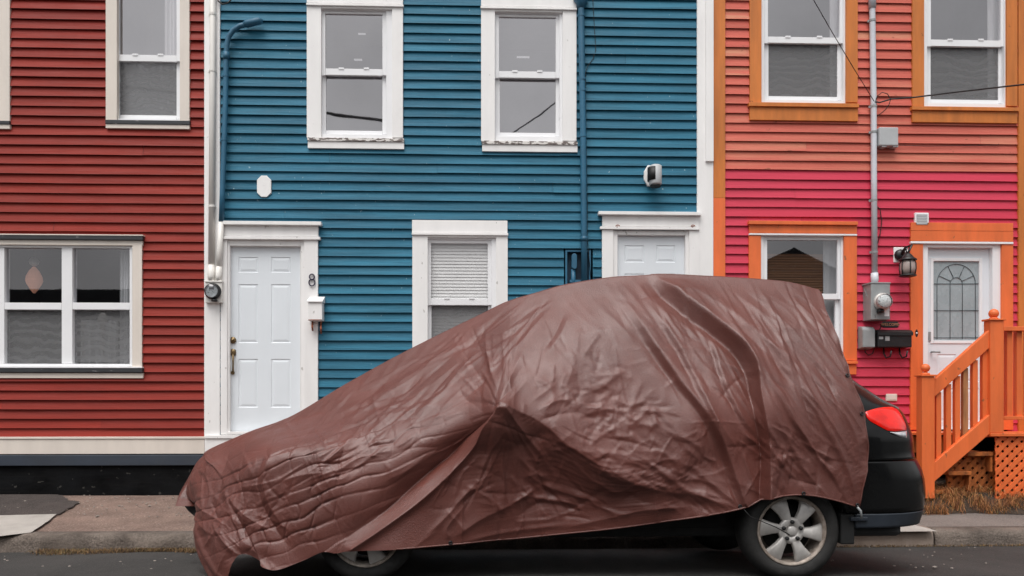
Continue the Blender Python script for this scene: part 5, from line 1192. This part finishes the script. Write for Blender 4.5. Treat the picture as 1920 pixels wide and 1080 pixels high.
# keep the top outline close to the traced one and the hem lively
vv_ = np.linspace(0, 5, PX.shape[1])[None, :]; HH *= np.clip((5 - vv_) / .35, .25, 1)
near = W0 + NN * HH[..., None]
U, V = PX.shape
edge = np.exp(-((np.arange(U)[:, None] - (U - 1)) / 9.0) ** 2); vline = np.linspace(0, 5, V)[None, :]
near[..., 0] += edge * (.016 * perlin(vline * 1.9 + 3, vline * 0 + 1.5) + .008 * perlin(vline * 6 + 1, vline * 0 + .5)); near[..., 1] += edge * .03 * perlin(vline * 2.6 + 8, vline * 0 + .7)
farv = [V - 1 - int((V - 1) * k / 14) for k in range(1, 15)]
far = near[:, farv, :].copy(); far[..., 1] = 2 * YCC - far[..., 1]
far[..., 2] = np.where(True, W0[:, farv, 2], 0)
ALL = np.concatenate([near, far], axis=1); VV = ALL.shape[1]
idx = np.arange(U * VV).reshape(U, VV)
q = np.stack([idx[:-1, :-1], idx[1:, :-1], idx[1:, 1:], idx[:-1, 1:]], -1).reshape(-1, 4)
cov = thing('car_cover', 'rumpled brown tarpaulin cover draped over the black car', 'car cover', (.4, YCC, .1))
me = D.meshes.new('tarpaulin'); vo = ALL.reshape(-1, 3) - np.array(cov['org'])
me.vertices.add(len(vo)); me.vertices.foreach_set('co', vo.ravel().astype(np.float32))
me.loops.add(len(q) * 4); me.loops.foreach_set('vertex_index', q.ravel().astype(np.int32))
me.polygons.add(len(q)); me.polygons.foreach_set('loop_start', np.arange(0, len(q) * 4, 4, dtype=np.int32)); me.polygons.foreach_set('loop_total', np.full(len(q), 4, np.int32))
me.polygons.foreach_set('use_smooth', np.ones(len(q), bool)); me.update(calc_edges=True); me.validate()
tarp = D.objects.new('tarpaulin', me); COL.objects.link(tarp); tarp.parent = cov; tarp['org'] = cov['org']; me.materials.append(M['cover'])
mb = MB(); L3 = [unproj(np.array(x), np.array(y), np.array(d)) for x, y, d in ((335, 934, 1.12), (384, 957, .84), (376, 978, .80), (352, 957, .98))]
a_ = [mb.bm.verts.new(p) for p in L3]; b_ = [mb.bm.verts.new(Vector(p) + Vector((.02, .02, .004))) for p in L3]; mb.bm.faces.new(a_); mb.bm.faces.new(b_[::-1])
for k in range(4): mb.bm.faces.new((a_[k], b_[k], b_[(k + 1) % 4], a_[(k + 1) % 4]))
mb.build('lining', 'underbody', cov)
hem = near[:, 0, :]
mb = MB(); mb.tube([Vector(p) + Vector((0, .002, .004)) for p in hem[9 * SU:: 12]], .006, 6); mb.build('hem', 'cover', cov)
mb = MB(); mb.tube([Vector(p) for p in near[-1, ::8, :]], .005, 6); mb.build('hem', 'cover', cov)
def nearest(px, py):
    k = np.argmin((PX - px) ** 2 + (PY - py) ** 2); return Vector(near.reshape(-1, 3)[k]), Vector(NN.reshape(-1, 3)[k])
for px, py in ((1588, 704), (1615, 776), (1607, 948), (1506, 926), (1388, 950), (844, 1018)):
    p, n_ = nearest(px, py); n_ = n_ if n_.y < 0 else -n_; p = p + n_ * .006; u = n_.orthogonal().normalized(); v = n_.cross(u)
    mb = MB(); mb.tube([p + (u * math.cos(2 * math.pi * k / 16) + v * math.sin(2 * math.pi * k / 16)) * .010 for k in range(17)], .0042, 6); mb.build('grommet', 'black', cov)
p0, _ = nearest(1392, 951); cw = cr + Vector((-.03, -.03, -.02))
mb = MB(); mb.tube([p0, p0 + Vector((.05, -.01, -.06)), cw + Vector((-.09, 0, .05)), cw], .0035, 6); mb.build('tie_cord', 'rubberblack', cov)
p1, _ = nearest(1607, 950)
mb = MB(); mb.tube([p1, p1 + Vector((.02, -.015, -.03)), p1 + Vector((.03, -.005, -.08))], .008, 8); mb.build('tie_hook', 'steel', cov)

# ================================================================== across the street (behind the camera, seen in the window glass)
def opposite(x0, x1, zt, gable, m, label):
    y = -9.0; h = thing('row_house', label, 'house', ((x0 + x1) / 2, y, 0), 'houses across the street')
    mb = MB(); mb.box(x0, x1, y - 7, y, 0, zt); mb.build('wall', m, h)
    mb = MB(); xc = (x0 + x1) / 2
    if gable:
        mb.prism([(x0 - .2, zt + .002), (x1 + .2, zt + .002), (xc, zt + gable)], y - 7.1, y + .25)
    else: mb.box(x0 - .1, x1 + .1, y - 7.1, y + .3, zt + .002, zt + .35); mb.box(x0, x1, y - 7, y + .1, zt + .352, zt + .6)
    mb.build('roof', 'darktrim', h)
    for k in range(2):
        xx = x0 + (x1 - x0) * (.3 + .4 * k); mb = MB(); mb.box(xx - .45, xx + .45, y, y + .04, 1.2, 2.7); wdo = mb.build('window', 'white', h)
        mb = MB(); mb.box(xx - .36, xx + .36, y + .041, y + .045, 1.3, 2.6); mb.build('pane', 'cargl', wdo)
opposite(-18, -9.2, 4.3, 0, 'ledge', 'slate grey row house across the street mirrored in the red house window')
opposite(-9.1, -3, 4.5, 0, 'found', 'black row house across the street mirrored in window glass')
opposite(-2.9, 7.2, 4.0, 0, 'ledge', 'low grey house across the street with a flat roof')
opposite(7.4, 13.4, 4.9, 1.5, 'found', 'gabled dark house across the street mirrored in the pink house window')
opposite(13.6, 19, 4.4, 0, 'ledge', 'grey row house across the street with dark flat roof at the far right')
def mirrored(px, py, Yv): q = at(px, py, Yv); q.y = 2 * YW - Yv; return q
wire([mirrored(-300, 90, 20), mirrored(278, 165, 20), mirrored(664, 217, 20), mirrored(1200, 290, 20), mirrored(1900, 380, 20)], .038, 'thick overhead utility cable across the street mirrored in the upper windows', 'overhead_cable')
wire([mirrored(1300, 5, 20), mirrored(1042, 190, 20), mirrored(960, 247, 20), mirrored(700, 430, 20)], .02, 'thin overhead wire slanting across the street mirrored in the upper windows', 'overhead_cable')
